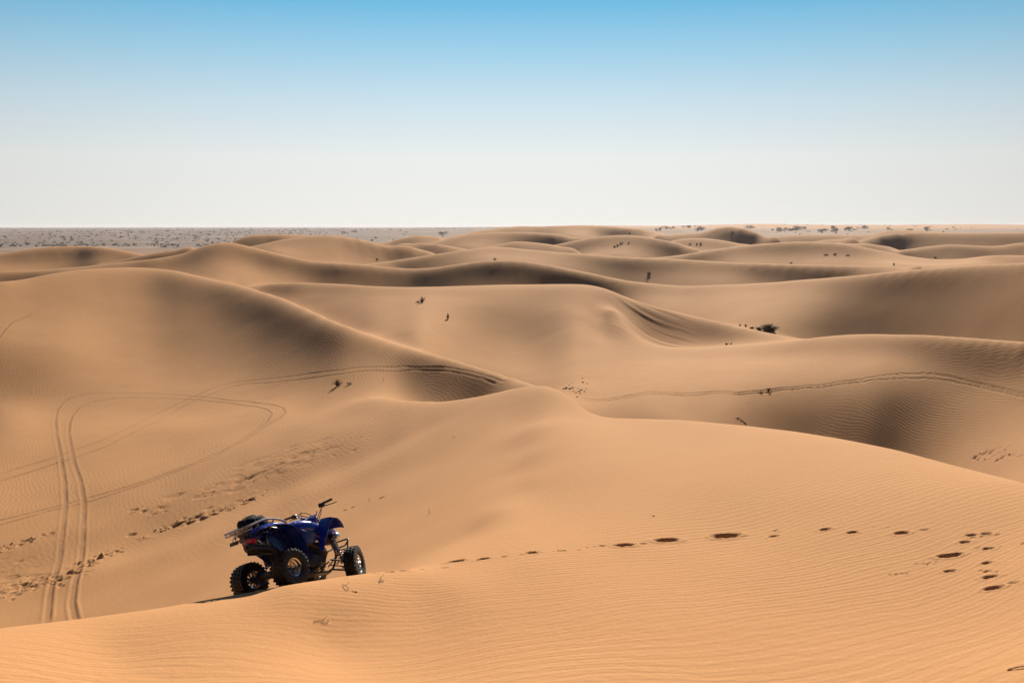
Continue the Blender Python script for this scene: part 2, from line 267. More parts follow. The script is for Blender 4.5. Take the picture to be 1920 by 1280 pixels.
def build():
    V=[];D=[] # (u,v,s),(u,v,0)
    rid=[]
    for n,p,r in RIDGES:
        p=np.array(p,float);r=np.array(r,float)
        X0,X1=p[0,0],p[-1,0]
        xs=XC[(XC>X0+4)&(XC<X1-4)];xs=np.r_[X0,xs,X1]
        ys=ysm(n,xs)
        rr=np.interp(xs,r[:,0],r[:,1])
        u,s=us(xs,ys); v=np.log(rr)
        rid.append((n,u,v,s))
        for a,b,c in zip(u,v,s): V.append((a,b,c,LC)); D.append((a,b,0.,1e-5))
    # valleys: sample azimuths
    for uu in np.arange(-.62,.63,.033):
        hit=[]
        for n,u,v,s in rid:
            if u[0]<=uu<=u[-1]: hit.append((np.interp(uu,u,v),np.interp(uu,u,s),n))
        hit.sort()
        if hit and uu<0.1 or True:
            v0,s0,_=hit[-1]
            for k,rr in enumerate((700,900,1300,2000,3500,6000,9000)):
                if np.log(rr)<v0+.12: continue
                V.append((uu,np.log(rr),-17./rr,LC))
    NV=len(V)
    for x,y,r in PTS:
        u,s=us(x,y);V.append((float(u),np.log(r),float(s),LG))
    V+=faces()
    for x,y,z in CONTACT:
        r=np.hypot(x,y);V.append((np.arctan2(x,y),np.log(r),z/r,LC))
    # hidden lee behind R0
    for x,r,z in [(-500, 15.5, -6.36), (-500, 19.5, -8.37), (-500, 25, -10.6), (-200, 15.5, -6.68), (-200, 19.5, -8.62), (-200, 25, -10.73), (0, 15.5, -6.8), (0, 19.5, -8.75), (0, 25, -11.15), (150, 15.5, -6.64), (150, 19.5, -8.57), (150, 25, -10.65), (300, 15.5, -6.43), (300, 19.5, -8.47), (300, 25, -10.03), (420, 15.5, -6.26), (420, 19.5, -8.05), (420, 25, -9.45), (520, 15.5, -6.13), (520, 19.5, -7.66), (520, 25, -8.91), (600, 15.5, -6.01), (600, 19.5, -7.36), (600, 25, -8.45), (680, 15.5, -5.78), (680, 19.5, -6.97)]:
        u,_=us(x,1000);V.append((float(u),np.log(r),z/r,LG))
    # near camera
    for uu in np.arange(-.7,.71,.2):
        for rr,z in ((1.5,-1.7),(3,-2.35),(5.5,-3.4)):
            V.append((uu,np.log(rr),z/rr,LC))
    V=np.array(V);D=np.array(D)
    return V,D,rid
def solve(V,D,lam=2e-6):
    P=np.c_[V[:,0]*AL,V[:,1]];Q=np.c_[D[:,0]*AL,D[:,1]]
    def rr(A,B):
        d=A[:,None]-B[None];return d,np.sqrt((d**2).sum(-1))+1e-12
    d,r=rr(P,P);A11=r**3
    d,r=rr(P,Q);A12=-3*r*d[...,1]        # d/dv' of phi(P-Q)
    d,r=rr(Q,Q);A22=-(3*r+3*d[...,1]**2/r)
    n,m=len(P),len(Q)
    Pn=np.c_[np.ones(n),P];Pm=np.c_[np.zeros((m,2)),np.ones(m)]
    A=np.zeros((n+m+3,)*2)
    A[:n,:n]=A11;A[:n,n:n+m]=A12;A[n:n+m,:n]=A12.T;A[n:n+m,n:n+m]=A22
    A[:n,-3:]=Pn;A[n:n+m,-3:]=Pm;A[-3:,:n]=Pn.T;A[-3:,n:n+m]=Pm.T
    A[np.arange(n),np.arange(n)]+=V[:,3]   # r^3 kernel is positive on its subspace
    A[np.arange(n,n+m),np.arange(n,n+m)]+=D[:,3]
    b=np.r_[V[:,2],D[:,2],0,0,0]
    return np.linalg.solve(A,b),P,Q
def evals(w,P,Q,u,v):
    U=np.stack(np.broadcast_arrays(u*AL,v),-1);sh=U.shape[:-1];U=U.reshape(-1,2)
    out=np.empty(len(U));n,m=len(P),len(Q)
    for i in range(0,len(U),4000):
        X=U[i:i+4000]
        du=X[:,None,0]-P[None,:,0];dv=X[:,None,1]-P[None,:,1];r=np.sqrt(du*du+dv*dv)
        o=(r**3)@w[:n]
        du=X[:,None,0]-Q[None,:,0];dv=X[:,None,1]-Q[None,:,1];r=np.sqrt(du*du+dv*dv)
        o+=(-3*r*dv)@w[n:n+m]
        out[i:i+4000]=o+w[-3]+X@w[-2:]
    return out.reshape(sh)

def _dd(A):
    k=np.unique(np.round(A[:,:2]/[.004,.01]).astype(int),axis=0,return_index=True)[1];return A[np.sort(k)]
_V,_D,_=build();_V=_dd(_V);_D=_dd(_D)
_w,_P,_Q=solve(_V,_D)
UG=np.linspace(-.62,.62,290)
VG=np.r_[np.linspace(np.log(1.2),np.log(8),24,endpoint=False),np.linspace(np.log(8),np.log(600),380,endpoint=False),np.linspace(np.log(600),np.log(12000),45)]
SGRID=evals(_w,_P,_Q,UG[:,None],VG[None])
def hermite(X, Y, x, axis):
    """cubic interpolation of Y (sampled at X along axis) at x"""
    Y = np.moveaxis(Y, axis, 0)
    G = np.gradient(Y, X, axis=0)
    i = np.clip(np.searchsorted(X, x) - 1, 0, len(X) - 2)
    h = (X[i + 1] - X[i]); t = ((x - X[i]) / h)
    sh = (-1,) + (1,) * (Y.ndim - 1)
    t = t.reshape(sh); h = h.reshape(sh)
    t2 = t * t; t3 = t2 * t
    R = (2 * t3 - 3 * t2 + 1) * Y[i] + (t3 - 2 * t2 + t) * h * G[i] + (-2 * t3 + 3 * t2) * Y[i + 1] + (t3 - t2) * h * G[i + 1]
    return np.moveaxis(R, 0, axis)

rs = np.random.RandomState(5)
_perm = rs.permutation(512)
_gr = rs.uniform(-1, 1, (512,))
def vnoise(x, y):
    """smooth value noise, -1..1"""
    xi = np.floor(x).astype(int); yi = np.floor(y).astype(int)
    xf = x - xi; yf = y - yi
    xf = xf * xf * (3 - 2 * xf); yf = yf * yf * (3 - 2 * yf)
    def h(a, b): return _gr[(_perm[(a & 511)] + b * 57) & 511]
    return (h(xi, yi) * (1 - xf) + h(xi + 1, yi) * xf) * (1 - yf) + (h(xi, yi + 1) * (1 - xf) + h(xi + 1, yi + 1) * xf) * yf
def fbm(x, y, n=4):
    s = 0; a = 1.
    for k in range(n):
        s = s + a * vnoise(x + 17.3 * k, y - 9.1 * k); x = x * 2.03; y = y * 2.03; a *= .5
    return s / 1.9
def sstep(x, a, b):
    t = np.clip((x - a) / (b - a), 0, 1); return t * t * (3 - 2 * t)

# grid of bearings and distances: fine where the photograph looks
ui = np.arange(-.53, .53, .0009)
uo = [.53]; st = .0012
while uo[-1] < math.pi - .02:
    st = min(st * 1.12, .05); uo.append(uo[-1] + st)
uo = np.array(uo[1:]); uo = uo[uo < math.pi - .01]
UU = np.r_[-math.pi, -uo[::-1], ui, .53, uo]
def lr(a, b, d): return np.linspace(math.log(a), math.log(b), int(math.log(b / a) / d), endpoint=False)
VV = np.r_[lr(.4, 8, .045), lr(8, 19, .0022), lr(19, 31, .0032), lr(31, 130, .0021), lr(130, 600, .0042), lr(600, 12000, .012), math.log(12000)]
RR = np.exp(VV)
S0 = hermite(VG, SGRID, np.clip(VV, VG[0], VG[-1]), 1)
S1 = hermite(UG, S0, np.clip(UU, -.615, .615), 0)
X = (RR[None] * np.sin(UU)[:, None]); Y = (RR[None] * np.cos(UU)[:, None])
# very near the camera and behind it: the top of the dune the photographer stands on, then dunes like the others
znear = -1.62 - .10 * RR ** 1.3
Z = S1 * RR[None]
wn_ = 1 - sstep(VV, math.log(1.3), math.log(3))
Z = Z * (1 - wn_) + znear * wn_
zgen = -7.5 + 4.2 * fbm(X / 62 + 3, Y / 48, 3) + 1.5 * fbm(X / 21, Y / 19, 2)
far = sstep(VV, math.log(450), math.log(800))[None]
zgen = zgen * (1 - far) + far * (-17.0)
nearb = 1 - sstep(VV, math.log(14), math.log(40))[None]
zb = np.interp(RR, [.4, 1.5, 9, 40], [-1.62, -1.7, -3.4, -8])[None] + 0 * X
zgen = zgen * (1 - nearb) + nearb * zb
wb = sstep(np.abs(UU), .56, .95)[:, None]
Z = Z * (1 - wb) + zgen * wb
# far country: low relief on the plain, low pale hills far off to the right
fw = sstep(VV, math.log(620), math.log(1000))[None]
rightw = sstep(X / np.maximum(Y, 1), -.12, .12)
ff = sstep(VV, math.log(1300), math.log(2600))[None] * (1 - sstep(VV, math.log(5000), math.log(9000))[None])
Z = Z + fw * (1.0 * fbm(X / 160, Y / 240, 3)) + ff * rightw * (15.5 + 8 * fbm(X / 330 + 5, Y / 800, 4)) \
      + fw * rightw * (1 - ff) * (3.0 + 5.5 * fbm(X / 85 + 2, Y / 110, 3)) + ff * (1 - rightw) * 5.5
Z = np.where((RR[None] > 35) & (RR[None] < 500), Z + .05 * fbm(X / 5, Y / 5, 2), Z)
DISP = np.zeros_like(Z); TRK = np.zeros(Z.shape, np.float32)
ZB = Z.copy()

def ground_uv(u, v):
    """height of the bare dune surface (no tracks) and the two grid indices"""
    i = np.clip(np.searchsorted(UU, u) - 1, 0, len(UU) - 2); j = np.clip(np.searchsorted(VV, v) - 1, 0, len(VV) - 2)
    a = (u - UU[i]) / (UU[i + 1] - UU[i]); b = (v - VV[j]) / (VV[j + 1] - VV[j])
    return (ZB[i, j] * (1 - a) + ZB[i + 1, j] * a) * (1 - b) + (ZB[i, j + 1] * (1 - a) + ZB[i + 1, j + 1] * a) * b
def ground(x, y):
    """world height of the sand at x, y"""
    r = math.hypot(x, y)
    u = math.atan2(x, y); v = math.log(max(r, .41))
    i = int(np.clip(np.searchsorted(UU, u) - 1, 0, len(UU) - 2)); j = int(np.clip(np.searchsorted(VV, v) - 1, 0, len(VV) - 2))
    a = (u - UU[i]) / (UU[i + 1] - UU[i]); b = (v - VV[j]) / (VV[j + 1] - VV[j])
    T = ZB + DISP if False else None
    f = lambda p, q: ZB[p, q] + DISP[p, q]
    return float((f(i, j) * (1 - a) + f(i + 1, j) * a) * (1 - b) + (f(i, j + 1) * (1 - a) + f(i + 1, j + 1) * a) * b) + ZC
def at(px, py, rmin=8.5):
    """the point of the sand that a sight line of the photograph meets"""
    u, s = us(px, py); u = float(u); s = float(s)
    i = int(np.clip(np.searchsorted(UU, u) - 1, 0, len(UU) - 2)); a = (u - UU[i]) / (UU[i + 1] - UU[i])
    c = (ZB[i] * (1 - a) + ZB[i + 1] * a) / RR
    ok = (c >= s) & (RR > rmin)
    k = int(np.argmax(ok))
    if not ok[k]: k = len(RR) - 1
    b = (s - c[k - 1]) / (c[k] - c[k - 1] + 1e-12); b = min(max(b, 0), 1)
    r = RR[k - 1] * (1 - b) + RR[k] * b
    return r * math.sin(u), r * math.cos(u)

def window(x, y, w):
    """index window of the grid around x, y with half-width w metres"""
    r = math.hypot(x, y); u = math.atan2(x, y)
    i0, i1 = np.searchsorted(UU, [u - w / r, u + w / r]); j0, j1 = np.searchsorted(VV, [math.log(max(r - w, .4)), math.log(r + w)])
    return max(i0 - 1, 0), min(i1 + 1, len(UU)), max(j0 - 1, 0), min(j1 + 1, len(VV))

def resample(P, step):
    P = np.array(P, float)
    # smooth the hand-set polyline
    d = np.r_[0, np.cumsum(np.hypot(*np.diff(P, axis=0).T))]
    n = max(3, int(d[-1] / step)); t = np.linspace(0, d[-1], n)
    Q = np.stack([np.interp(t, d, P[:, 0]), np.interp(t, d, P[:, 1])], 1)
    k = max(1, int(.9 / step * max(1., d[-1] / len(P) / 4)))
    k = min(k, n // 4)
    if k > 1:
        ker = np.hanning(2 * k + 1); ker /= ker.sum()
        for c in (0, 1):
            e = np.r_[2 * Q[0, c] - Q[k:0:-1, c], Q[:, c], 2 * Q[-1, c] - Q[-2:-k - 2:-1, c]]
            Q[:, c] = np.convolve(e, ker, 'valid')
    return Q

def groove(pix, width=.22, depth=.06, berm=.03, fade=True, rmin=8.5):
    P = [at(px, py, rmin) for px, py in pix]
    Q = resample(P, .12)
    dm = {}
    w = width * 1.6
    D = np.full(1, 0)
    key = {}
    # collect minimum distance on a sparse dictionary of windows
    i0s, i1s, j0s, j1s = 10**9, 0, 10**9, 0
    wins = [window(x, y, w) for x, y in Q]
    i0s = min(a[0] for a in wins); i1s = max(a[1] for a in wins); j0s = min(a[2] for a in wins); j1s = max(a[3] for a in wins)
    dist = np.full((i1s - i0s, j1s - j0s), 9., np.float32); al = np.zeros_like(dist)
    for k, ((x, y), (a, b, c, d)) in enumerate(zip(Q, wins)):
        q = np.hypot(X[a:b, c:d] - x, Y[a:b, c:d] - y)
        sub = dist[a - i0s:b - i0s, c - j0s:d - j0s]; sa = al[a - i0s:b - i0s, c - j0s:d - j0s]
        m = q < sub; sub[m] = q[m]; sa[m] = k / len(Q)
    h = width / 2
    Xs = X[i0s:i1s, j0s:j1s]; Ys = Y[i0s:i1s, j0s:j1s]
    n = 1 + .35 * vnoise(Xs * 1.1, Ys * 1.1) + .3 * vnoise(Xs * 6, Ys * 6) + .35 * vnoise(Xs * .35 + 9, Ys * .35)
    n = n * np.where(fade, sstep(al, 0, .02) * (1 - sstep(al, .985, 1)), 1)
    prof = -depth * (1 - sstep(dist, h * .55, h * 1.05)) + berm * np.exp(-((dist - h * 1.35) / (h * .33)) ** 2)
    TRK[i0s:i1s, j0s:j1s] = np.maximum(TRK[i0s:i1s, j0s:j1s], (1 - sstep(dist, h * .9, h * 1.7)) * np.clip(n, .3, 1))
    DISP[i0s:i1s, j0s:j1s] = np.where(dist < 8, DISP[i0s:i1s, j0s:j1s] * (1 - .6 * (dist < h)) + prof * n, DISP[i0s:i1s, j0s:j1s])

LOOP_A = [(86,1185),(88,1162),(93,1110),(105,1070),(112,1040),(116,1000),(122,950),(121,905),(114,860),(106,820),(103,790),(107,768),(117,755),(133,745),(160,739),(187,736),(233,736),(283,737),(333,740),(400,746),(467,753),(507,758),(528,764),(534,773),(522,785),(493,802),(457,827),(420,843),(367,867),(317,885),(267,903),(213,920),(157,935),(110,948),(50,963),(0,975),(-70,992)]
LOOP_B = [(146,1180),(139,1155),(134,1130),(139,1093),(148,1066),(154,1019),(156,974),(157,945),(151,905),(147,893),(138,867),(132,835),(128,815),(129,795),(134,780),(147,765),(167,755),(200,748),(247,745),(300,746),(367,749),(427,755),(477,762),(500,768),(508,775),(500,790),(470,813),(440,833),(400,858),(340,880),(280,903),(210,927),(150,945),(90,958),(0,984),(-70,1000)]
CROSS_A = [(-60,905),(0,888),(50,873),(100,858),(143,843),(200,822),(250,798),(300,773),(333,757),(360,745),(393,730),(423,720),(450,716),(483,712),(533,707),(583,700),(640,694),(707,688),(757,686),(807,688),(857,692),(890,698),(923,707),(950,715)]
CROSS_B = [(-60,918),(0,902),(100,870),(143,857),(200,837),(267,803),(333,767),(367,750),(400,737),(433,725),(467,719),(533,715),(583,709),(640,702),(707,695),(773,692),(823,694),(873,701),(907,709),(935,719)]
RIGHT_A = [(1083,745),(1180,741),(1280,737),(1380,737),(1413,733),(1467,726),(1513,722),(1563,717),(1613,712),(1647,705),(1680,701),(1713,699),(1747,700),(1780,705),(1830,717),(1873,727),(1920,738),(2000,758)]
RIGHT_B = [(1090,749),(1180,745),(1280,741),(1380,741),(1413,737),(1467,730),(1513,726),(1563,722),(1613,717),(1647,713),(1680,710),(1713,708),(1747,709),(1780,713),(1830,723),(1873,733),(1920,744),(2000,764)]
groove(LOOP_A, .28, .020, .015, rmin=30); groove(LOOP_B, .28, .020, .015, rmin=30)
groove(CROSS_A, .22, .042, .022, rmin=30); groove(CROSS_B, .22, .042, .022, rmin=30)
groove(RIGHT_A, .18, .055, .025, rmin=30); groove(RIGHT_B, .18, .055, .025, rmin=30)
groove([(-40,212+480),(20,605),(60,590)], .3, .05, .03, rmin=30)

def pit(px, py, wpx, dpx=None, depth=None, seed=0, ring=False):
    """a footprint or scuff: an uneven hollow with a soft rim, wpx photograph pixels across"""
    x, y = at(px, py, 8.6)
    r = math.hypot(x, y)
    a = wpx / 2 / F * r * .92
    b = a * .60 if dpx is None else dpx
    dp = (a * .40 if depth is None else depth)
    i0, i1, j0, j1 = window(x, y, max(a, b) * 2.0)
    xs = X[i0:i1, j0:j1] - x; ys = Y[i0:i1, j0:j1] - y
    ang = math.atan2(x, y); ca, sa = math.cos(ang), math.sin(ang)
    rx = xs * ca - ys * sa; ry = xs * sa + ys * ca
    nn = vnoise(rx * 9 / a / 4 + seed * 7.7, ry * 9 / a / 4 + seed) * .14 + vnoise(rx * 30 + seed, ry * 30) * .05
    q = np.hypot(rx / a, ry / b) * (1 + nn)
    if ring: hgt = -dp * np.exp(-((q - .8) / .18) ** 2)
    else: hgt = -dp * (1 - sstep(q, .28, 1.0)) * (1 + .15 * (q < .5) * 0) + dp * .22 * np.exp(-((q - 1.22) / .2) ** 2) * (1 + .8 * nn)
    DISP[i0:i1, j0:j1] += hgt
STEPS = [(702,1074,22),(730,1072,26),(752,1070,36),(790,1067,16),(832,1064,24),(855,1052,46),(905,1048,36),(945,1043,18),(997,1036,36),(1052,1032,24),(1085,1031,14),(1130,1023,26),
 (1170,1022,48),(1205,1019,22),(1250,1013,56),(1360,1005,60),(1450,1005,26),(1453,995,18),(1547,992,28),(1597,998,26),(1640,989,14),(1690,999,34),(1732,993,26),
 (1812,1003,14),(1810,1016,28),(1823,1003,26),(1850,1000,26),(1853,1028,28),(1850,1055,28),(1778,1042,44),(1800,1038,26),(1781,1070,30),
 (1740,1058,20),(1857,1081,36),(1863,1102,40),(1848,1071,24),(1835,1027,16),(1900,1092,28),(1920,1018,18),(645,1084,16),(1875,1024,12),(1665,988,12),(1607,1000,14)]
for k, (px, py, w) in enumerate(STEPS):
    faint = (px, py) in ((1130,1023),(1740,1058),(1848,1071),(1900,1092),(1665,988),(1732,993),(1640,989))
    pit(px, py, w, depth=None if not faint else w / F * 13 * .10, seed=k)
pit(1912, 1252, 40, ring=True, seed=77, depth=.03)
for k, (a, b, c, d) in enumerate([(1825,1008,1872,1002),(1100,1026,1140,1021),(980,1039,1010,1033),(1670,1077,1700,1075),(1720,1057,1755,1054),(1840,1069,1870,1072)]):
    for t in np.linspace(0, 1, 4): pit(a + (c - a) * t, b + (d - b) * t, 13, depth=.02, seed=k * 5 + t * 9)

CLODS = []      # places where the crust is broken into lumps: x, y, size
def rough(pix, wid, amp, n, seed=0, rmin=25, clod=(.05, .16)):
    """a broken strip of crust along a polyline of the photograph"""
    P = [at(px, py, rmin) for px, py in pix]
    Q = resample(P, .5); R_ = np.random.RandomState(seed)
    for k in range(n):
        x, y = Q[R_.randint(len(Q))]; x += R_.normal() * wid; y += R_.normal() * wid
        s = R_.uniform(.5, 1.5) * wid * .45
        i0, i1, j0, j1 = window(x, y, s * 2)
        q = np.hypot(X[i0:i1, j0:j1] - x, (Y[i0:i1, j0:j1] - y)) / s
        q = q * (1 + .5 * vnoise(X[i0:i1, j0:j1] * 3.5 + k, Y[i0:i1, j0:j1] * 3.5))
        DISP[i0:i1, j0:j1] += .75 * amp * R_.uniform(-1, .6) * (1 - sstep(q, .4, 1.1))
        if R_.rand() < .5: CLODS.append((x, y, R_.uniform(*clod) * .62))
rough([(-20,1122),(40,1108),(75,1094),(105,1090)], .38, .10, 60, 1, clod=(.04,.14))
rough([(105,1090),(118,1080),(140,1077)], .3, .12, 24, 2)
rough([(0,1105),(50,1092),(85,1080)], .5, .08, 40, 3)
rough([(153,1062),(170,1052),(190,1043),(212,1035)], .30, .13, 60, 4, clod=(.05,.15))
rough([(288,998),(315,988),(345,978),(375,972),(400,963)], .38, .10, 80, 5)
rough([(400,963),(425,955),(447,944),(465,940)], .25, .11, 40, 6)
rough([(-10,1034),(20,1024),(50,1012),(88,1003)], .22, .10, 60, 7)
rough([(395,958),(430,945),(470,930)], .35, .05, 20, 8, clod=(.03,.07))
rough([(330,935),(400,915),(455,900),(500,888),(550,870),(592,852)], .9, .045, 90, 9, clod=(.03,.12))
rough([(495,865),(540,855),(590,832)], .9, .035, 40, 10, clod=(.03,.08))
rough([(250,957),(275,953),(290,961)], .35, .07, 24, 11, clod=(.03,.1))
rough([(-10,1060),(20,1070),(25,1100)], .7, .06, 30, 12, clod=(.03,.1))
rough([(668,947),(690,940),(708,936)], .12, .12, 14, 13, rmin=18, clod=(.02,.05))
rough([(600,862),(640,850),(665,843)], .2, .05, 12, 14, clod=(.02,.05))
rough([(395,745),(410,742)], .2, .03, 4, 15, clod=(.02,.04))
rough([(1838,851),(1855,846),(1870,850),(1885,852)], .30, .09, 26, 16, clod=(.05,.14))
rough([(1890,856),(1915,855)], .2, .07, 10, 17, clod=(.04,.1))
rough([(1385,788),(1398,793)], .15, .1, 6, 18, clod=(.03,.06))
for k, (a, b) in enumerate([(963,511),(895,506),(842,515),(905,520),(1168,528),(1187,547),(1260,524),(1268,522),(1290,530),(1212,562),(1215,556),(1180,598),(980,612),(995,618),(1185,516),(1220,523),(1280,520),(1302,522),(1105,517),(1540,522),(1380,520),(1310,577),(1316,590),(1318,529),(1088,600),(1145,760),(860,705),(1406,753),(1450,702),(1517,686),(690,748),(848,820),(1221,967),(664,1108),(715,1090)]):
    rough([(a - 3, b), (a + 3, b - .6)], .002 * math.hypot(*at(a, b, 12)) if b > 900 else .0016 * math.hypot(*at(a, b, 30)), .05, 5, 30 + k, rmin=12 if b > 900 else 30, clod=(.03, .09))

# slip streaks down the dark face right of the middle dune
m_i = np.where((UU > -.0 + us(1140, 600)[0]) & (UU < us(1330, 600)[0]))[0]
for i in m_i:
    j0, j1 = np.searchsorted(VV, [math.log(94), math.log(118)])
    xs = X[i, j0:j1]; ys = Y[i, j0:j1]
    t = (xs * .88 + ys * .47)          # streaks run obliquely down the slope
    wgt = sstep(UU[i], us(1140, 600)[0], us(1165, 600)[0]) * (1 - sstep(UU[i], us(1260, 600)[0], us(1330, 600)[0])) * sstep(ys, 93, 97) * (1 - sstep(ys, 108, 117))
    DISP[i, j0:j1] += .045 * wgt * (vnoise(t * 2.0, (ys * .88 - xs * .47) * .09) + .6 * vnoise(t * 4.5, (ys * .88 - xs * .47) * .15))

ZF = ZB + DISP
nu, nv = len(UU), len(VV)
co = np.empty((nu * nv + 1, 3), np.float32)
co[:-1, 0] = X.ravel(); co[:-1, 1] = Y.ravel(); co[:-1, 2] = (ZF + ZC).ravel()
co[-1] = (0, 0, ZC - 1.62)
ii = np.arange(nu)[:, None]; jj = np.arange(nv - 1)[None]
i2 = (ii + 1) % nu
a_ = ii * nv + jj; b_ = i2 * nv + jj
quads = np.stack([a_, b_, b_ + 1, a_ + 1], -1).reshape(-1, 4)[:, ::-1]
i_ = np.arange(nu); tris = np.stack([i_ * nv, ((i_ + 1) % nu) * nv, np.full(nu, nu * nv)], -1)
# orientation: u grows to the right (clockwise seen from above), so flip for upward normals
quads = quads.astype(np.int32)
v0 = co[quads[0]]; nrm = np.cross(v0[1] - v0[0], v0[2] - v0[0])
if nrm[2] < 0: quads = quads[:, ::-1]
v0 = co[tris[0]]; nrm = np.cross(v0[1] - v0[0], v0[2] - v0[0])
if nrm[2] < 0: tris = tris[:, ::-1]
me = bpy.data.meshes.new("ground")
nq, ntr = len(quads), len(tris)
me.vertices.add(len(co)); me.vertices.foreach_set("co", co.ravel())
me.loops.add(nq * 4 + ntr * 3)
me.loops.foreach_set("vertex_index", np.r_[quads.ravel(), tris.ravel().astype(np.int32)])
me.polygons.add(nq + ntr)
me.polygons.foreach_set("loop_start", np.r_[np.arange(nq) * 4, nq * 4 + np.arange(ntr) * 3].astype(np.int32))
me.polygons.foreach_set("loop_total", np.r_[np.full(nq, 4), np.full(ntr, 3)].astype(np.int32))
me.update(calc_edges=True)
me.shade_smooth()
# where the dune sand gives way to the gravel plain
hz = ZF + ZC
plain_w = sstep(VV, math.log(560), math.log(820))[None] * (1 - .0 * hz)
plain_w = plain_w * (1 - .25 * rightw) * (1 - sstep(hz, 9, 14) * rightw)
rip_w = (1 - .55 * sstep(np.abs(fbm(X / 9 + 40, Y / 9, 2)), .2, .8)) * (1 - sstep(VV, math.log(150), math.log(300))[None])
rip_w = rip_w * np.where(np.abs(DISP) > .012, .25, 1)
dist_w = np.clip(np.abs(DISP) / .05, 0, 1)
for nm, arr in (("plain", plain_w), ("ripple", rip_w), ("track", TRK)):
    at_ = me.attributes.new(nm, 'FLOAT', 'POINT')
    at_.data.foreach_set("value", np.r_[np.broadcast_to(arr, Z.shape).ravel(), 0].astype(np.float32))

t = NT("sand")
geo = t.n("ShaderNodeNewGeometry")
P_ = geo.outputs["Position"]
pa = t.n("ShaderNodeAttribute", attribute_name="plain").outputs["Fac"]
ra = t.n("ShaderNodeAttribute", attribute_name="ripple").outputs["Fac"]
n1 = t.n("ShaderNodeTexNoise", i_Vector=P_, i_Scale=.03, i_Detail=3.0).outputs[0]
n2 = t.n("ShaderNodeTexNoise", i_Vector=P_, i_Scale=.7, i_Detail=5.0).outputs[0]
n3 = t.n("ShaderNodeTexNoise", i_Vector=P_, i_Scale=55., i_Detail=3.0, i_Roughness=.8).outputs[0]
n4 = t.n("ShaderNodeTexNoise", i_Vector=P_, i_Scale=9., i_Detail=4.0, i_Roughness=.75).outputs[0]
c = t.mix(t.mrange(n1, .35, .65), (0.487, 0.254, 0.110, 1), (0.456, 0.242, 0.107, 1))
c = t.mix(t.mrange(n2, .3, .7, 0, .30), c, (0.399, 0.203, 0.085, 1))
c = t.mix(t.mrange(n3, .35, .72, 0, .34), c, (0.256, 0.122, 0.047, 1))
c = t.mix(t.mrange(n4, .55, .8, 0, .22), c, (0.518, 0.316, 0.155, 1))
c = t.mix(t.math('MULTIPLY', t.n('ShaderNodeAttribute', attribute_name='track').outputs['Fac'], .45), c, (0.268, 0.140, 0.060, 1))
# sand colour darkens a little with distance beyond the near crest
yy = t.n("ShaderNodeSeparateXYZ", i_0=P_)
zone = t.mrange(t.math('ADD', yy.outputs[1], t.math('MULTIPLY', n1, 12.0)), 22, 48)
c = t.mix(t.math('MULTIPLY', zone, .9), c, t.mix(1.0, c, (.84, .85, .84, 1), 'MULTIPLY'))
# gravel plain
mp = t.n("ShaderNodeMapping", i_Vector=P_, i_Scale=(.0035, .0011, 1.))
g1 = t.n("ShaderNodeTexNoise", i_Vector=mp.outputs[0], i_Scale=2.2, i_Detail=7.0, i_Roughness=.62).outputs[0]
mp2 = t.n("ShaderNodeMapping", i_Vector=P_, i_Scale=(.02, .006, 1.))
g2 = t.n("ShaderNodeTexNoise", i_Vector=mp2.outputs[0], i_Scale=2.0, i_Detail=8.0, i_Roughness=.75).outputs[0]
pc = t.mix(t.mrange(g1, .40, .60), (0.141, 0.099, 0.078, 1), (0.222, 0.165, 0.129, 1))
pc = t.mix(t.mrange(g2, .50, .66, 0, .85), pc, (0.078, 0.060, 0.051, 1))
pc = t.mix(t.mrange(g1, .58, .66, 0, .75), pc, (0.336, 0.312, 0.300, 1))
pc = t.mix(1.0, pc, (.80, .78, .78, 1), 'MULTIPLY')
c = t.mix(pa, c, pc)
# ripples: two wind directions
sx = t.n("ShaderNodeSeparateXYZ", i_0=P_)
dist2 = t.n("ShaderNodeVectorMath", operation='LENGTH', i_0=t.n("ShaderNodeCombineXYZ", i_X=sx.outputs[0], i_Y=sx.outputs[1]).outputs[0]).outputs["Value"]
wob = t.n("ShaderNodeTexNoise", i_Vector=P_, i_Scale=.22, i_Detail=2.0)
Pw = t.n("ShaderNodeVectorMath", operation='MULTIPLY_ADD', i_0=wob.outputs["Color"], i_1=(1.6, 1.6, 0), i_2=P_).outputs[0]
def wave(rot, lam, dis):
    m = t.n("ShaderNodeMapping", i_Vector=Pw, i_Rotation=(0, 0, rot))
    w = t.n("ShaderNodeTexWave", wave_type='BANDS', bands_direction='X', i_Vector=m.outputs[0], i_Scale=.314 / lam, i_Distortion=dis, i_Detail=2.0, i_Detail_Scale=1.4 * lam / .2, i_Detail_Roughness=.6)
    return w.outputs["Fac"]
wA0 = wave(math.radians(-104), .19, 2.4)
wA1 = wave(math.radians(-103), .115, 2.6)
near_ = t.mrange(dist2, 11.5, 17.5)
wA = t.math('ADD', t.math('MULTIPLY', wA0, near_), t.math('MULTIPLY', wA1, t.math('MULTIPLY', t.math('SUBTRACT', 1.0, near_), .72)))
wA2 = wave(math.radians(-99), .27, 4.5)
wB = wave(math.radians(-25), .24, 2.6)
wC = wave(math.radians(-40), .31, 3.0)
zB = t.mrange(dist2, 30, 48)
big = t.mrange(dist2, 9.5, 14, 1, 0)
hA = t.math('ADD', t.math('MULTIPLY', wA, t.math('SUBTRACT', 1.0, t.math('MULTIPLY', big, .5))), t.math('MULTIPLY', wA2, t.math('MULTIPLY', big, .9)))
hB = t.math('ADD', t.math('MULTIPLY', wB, t.mrange(n1, .4, .6, .95, .45)), t.math('MULTIPLY', wC, t.mrange(n1, .4, .6, .0, .7)))
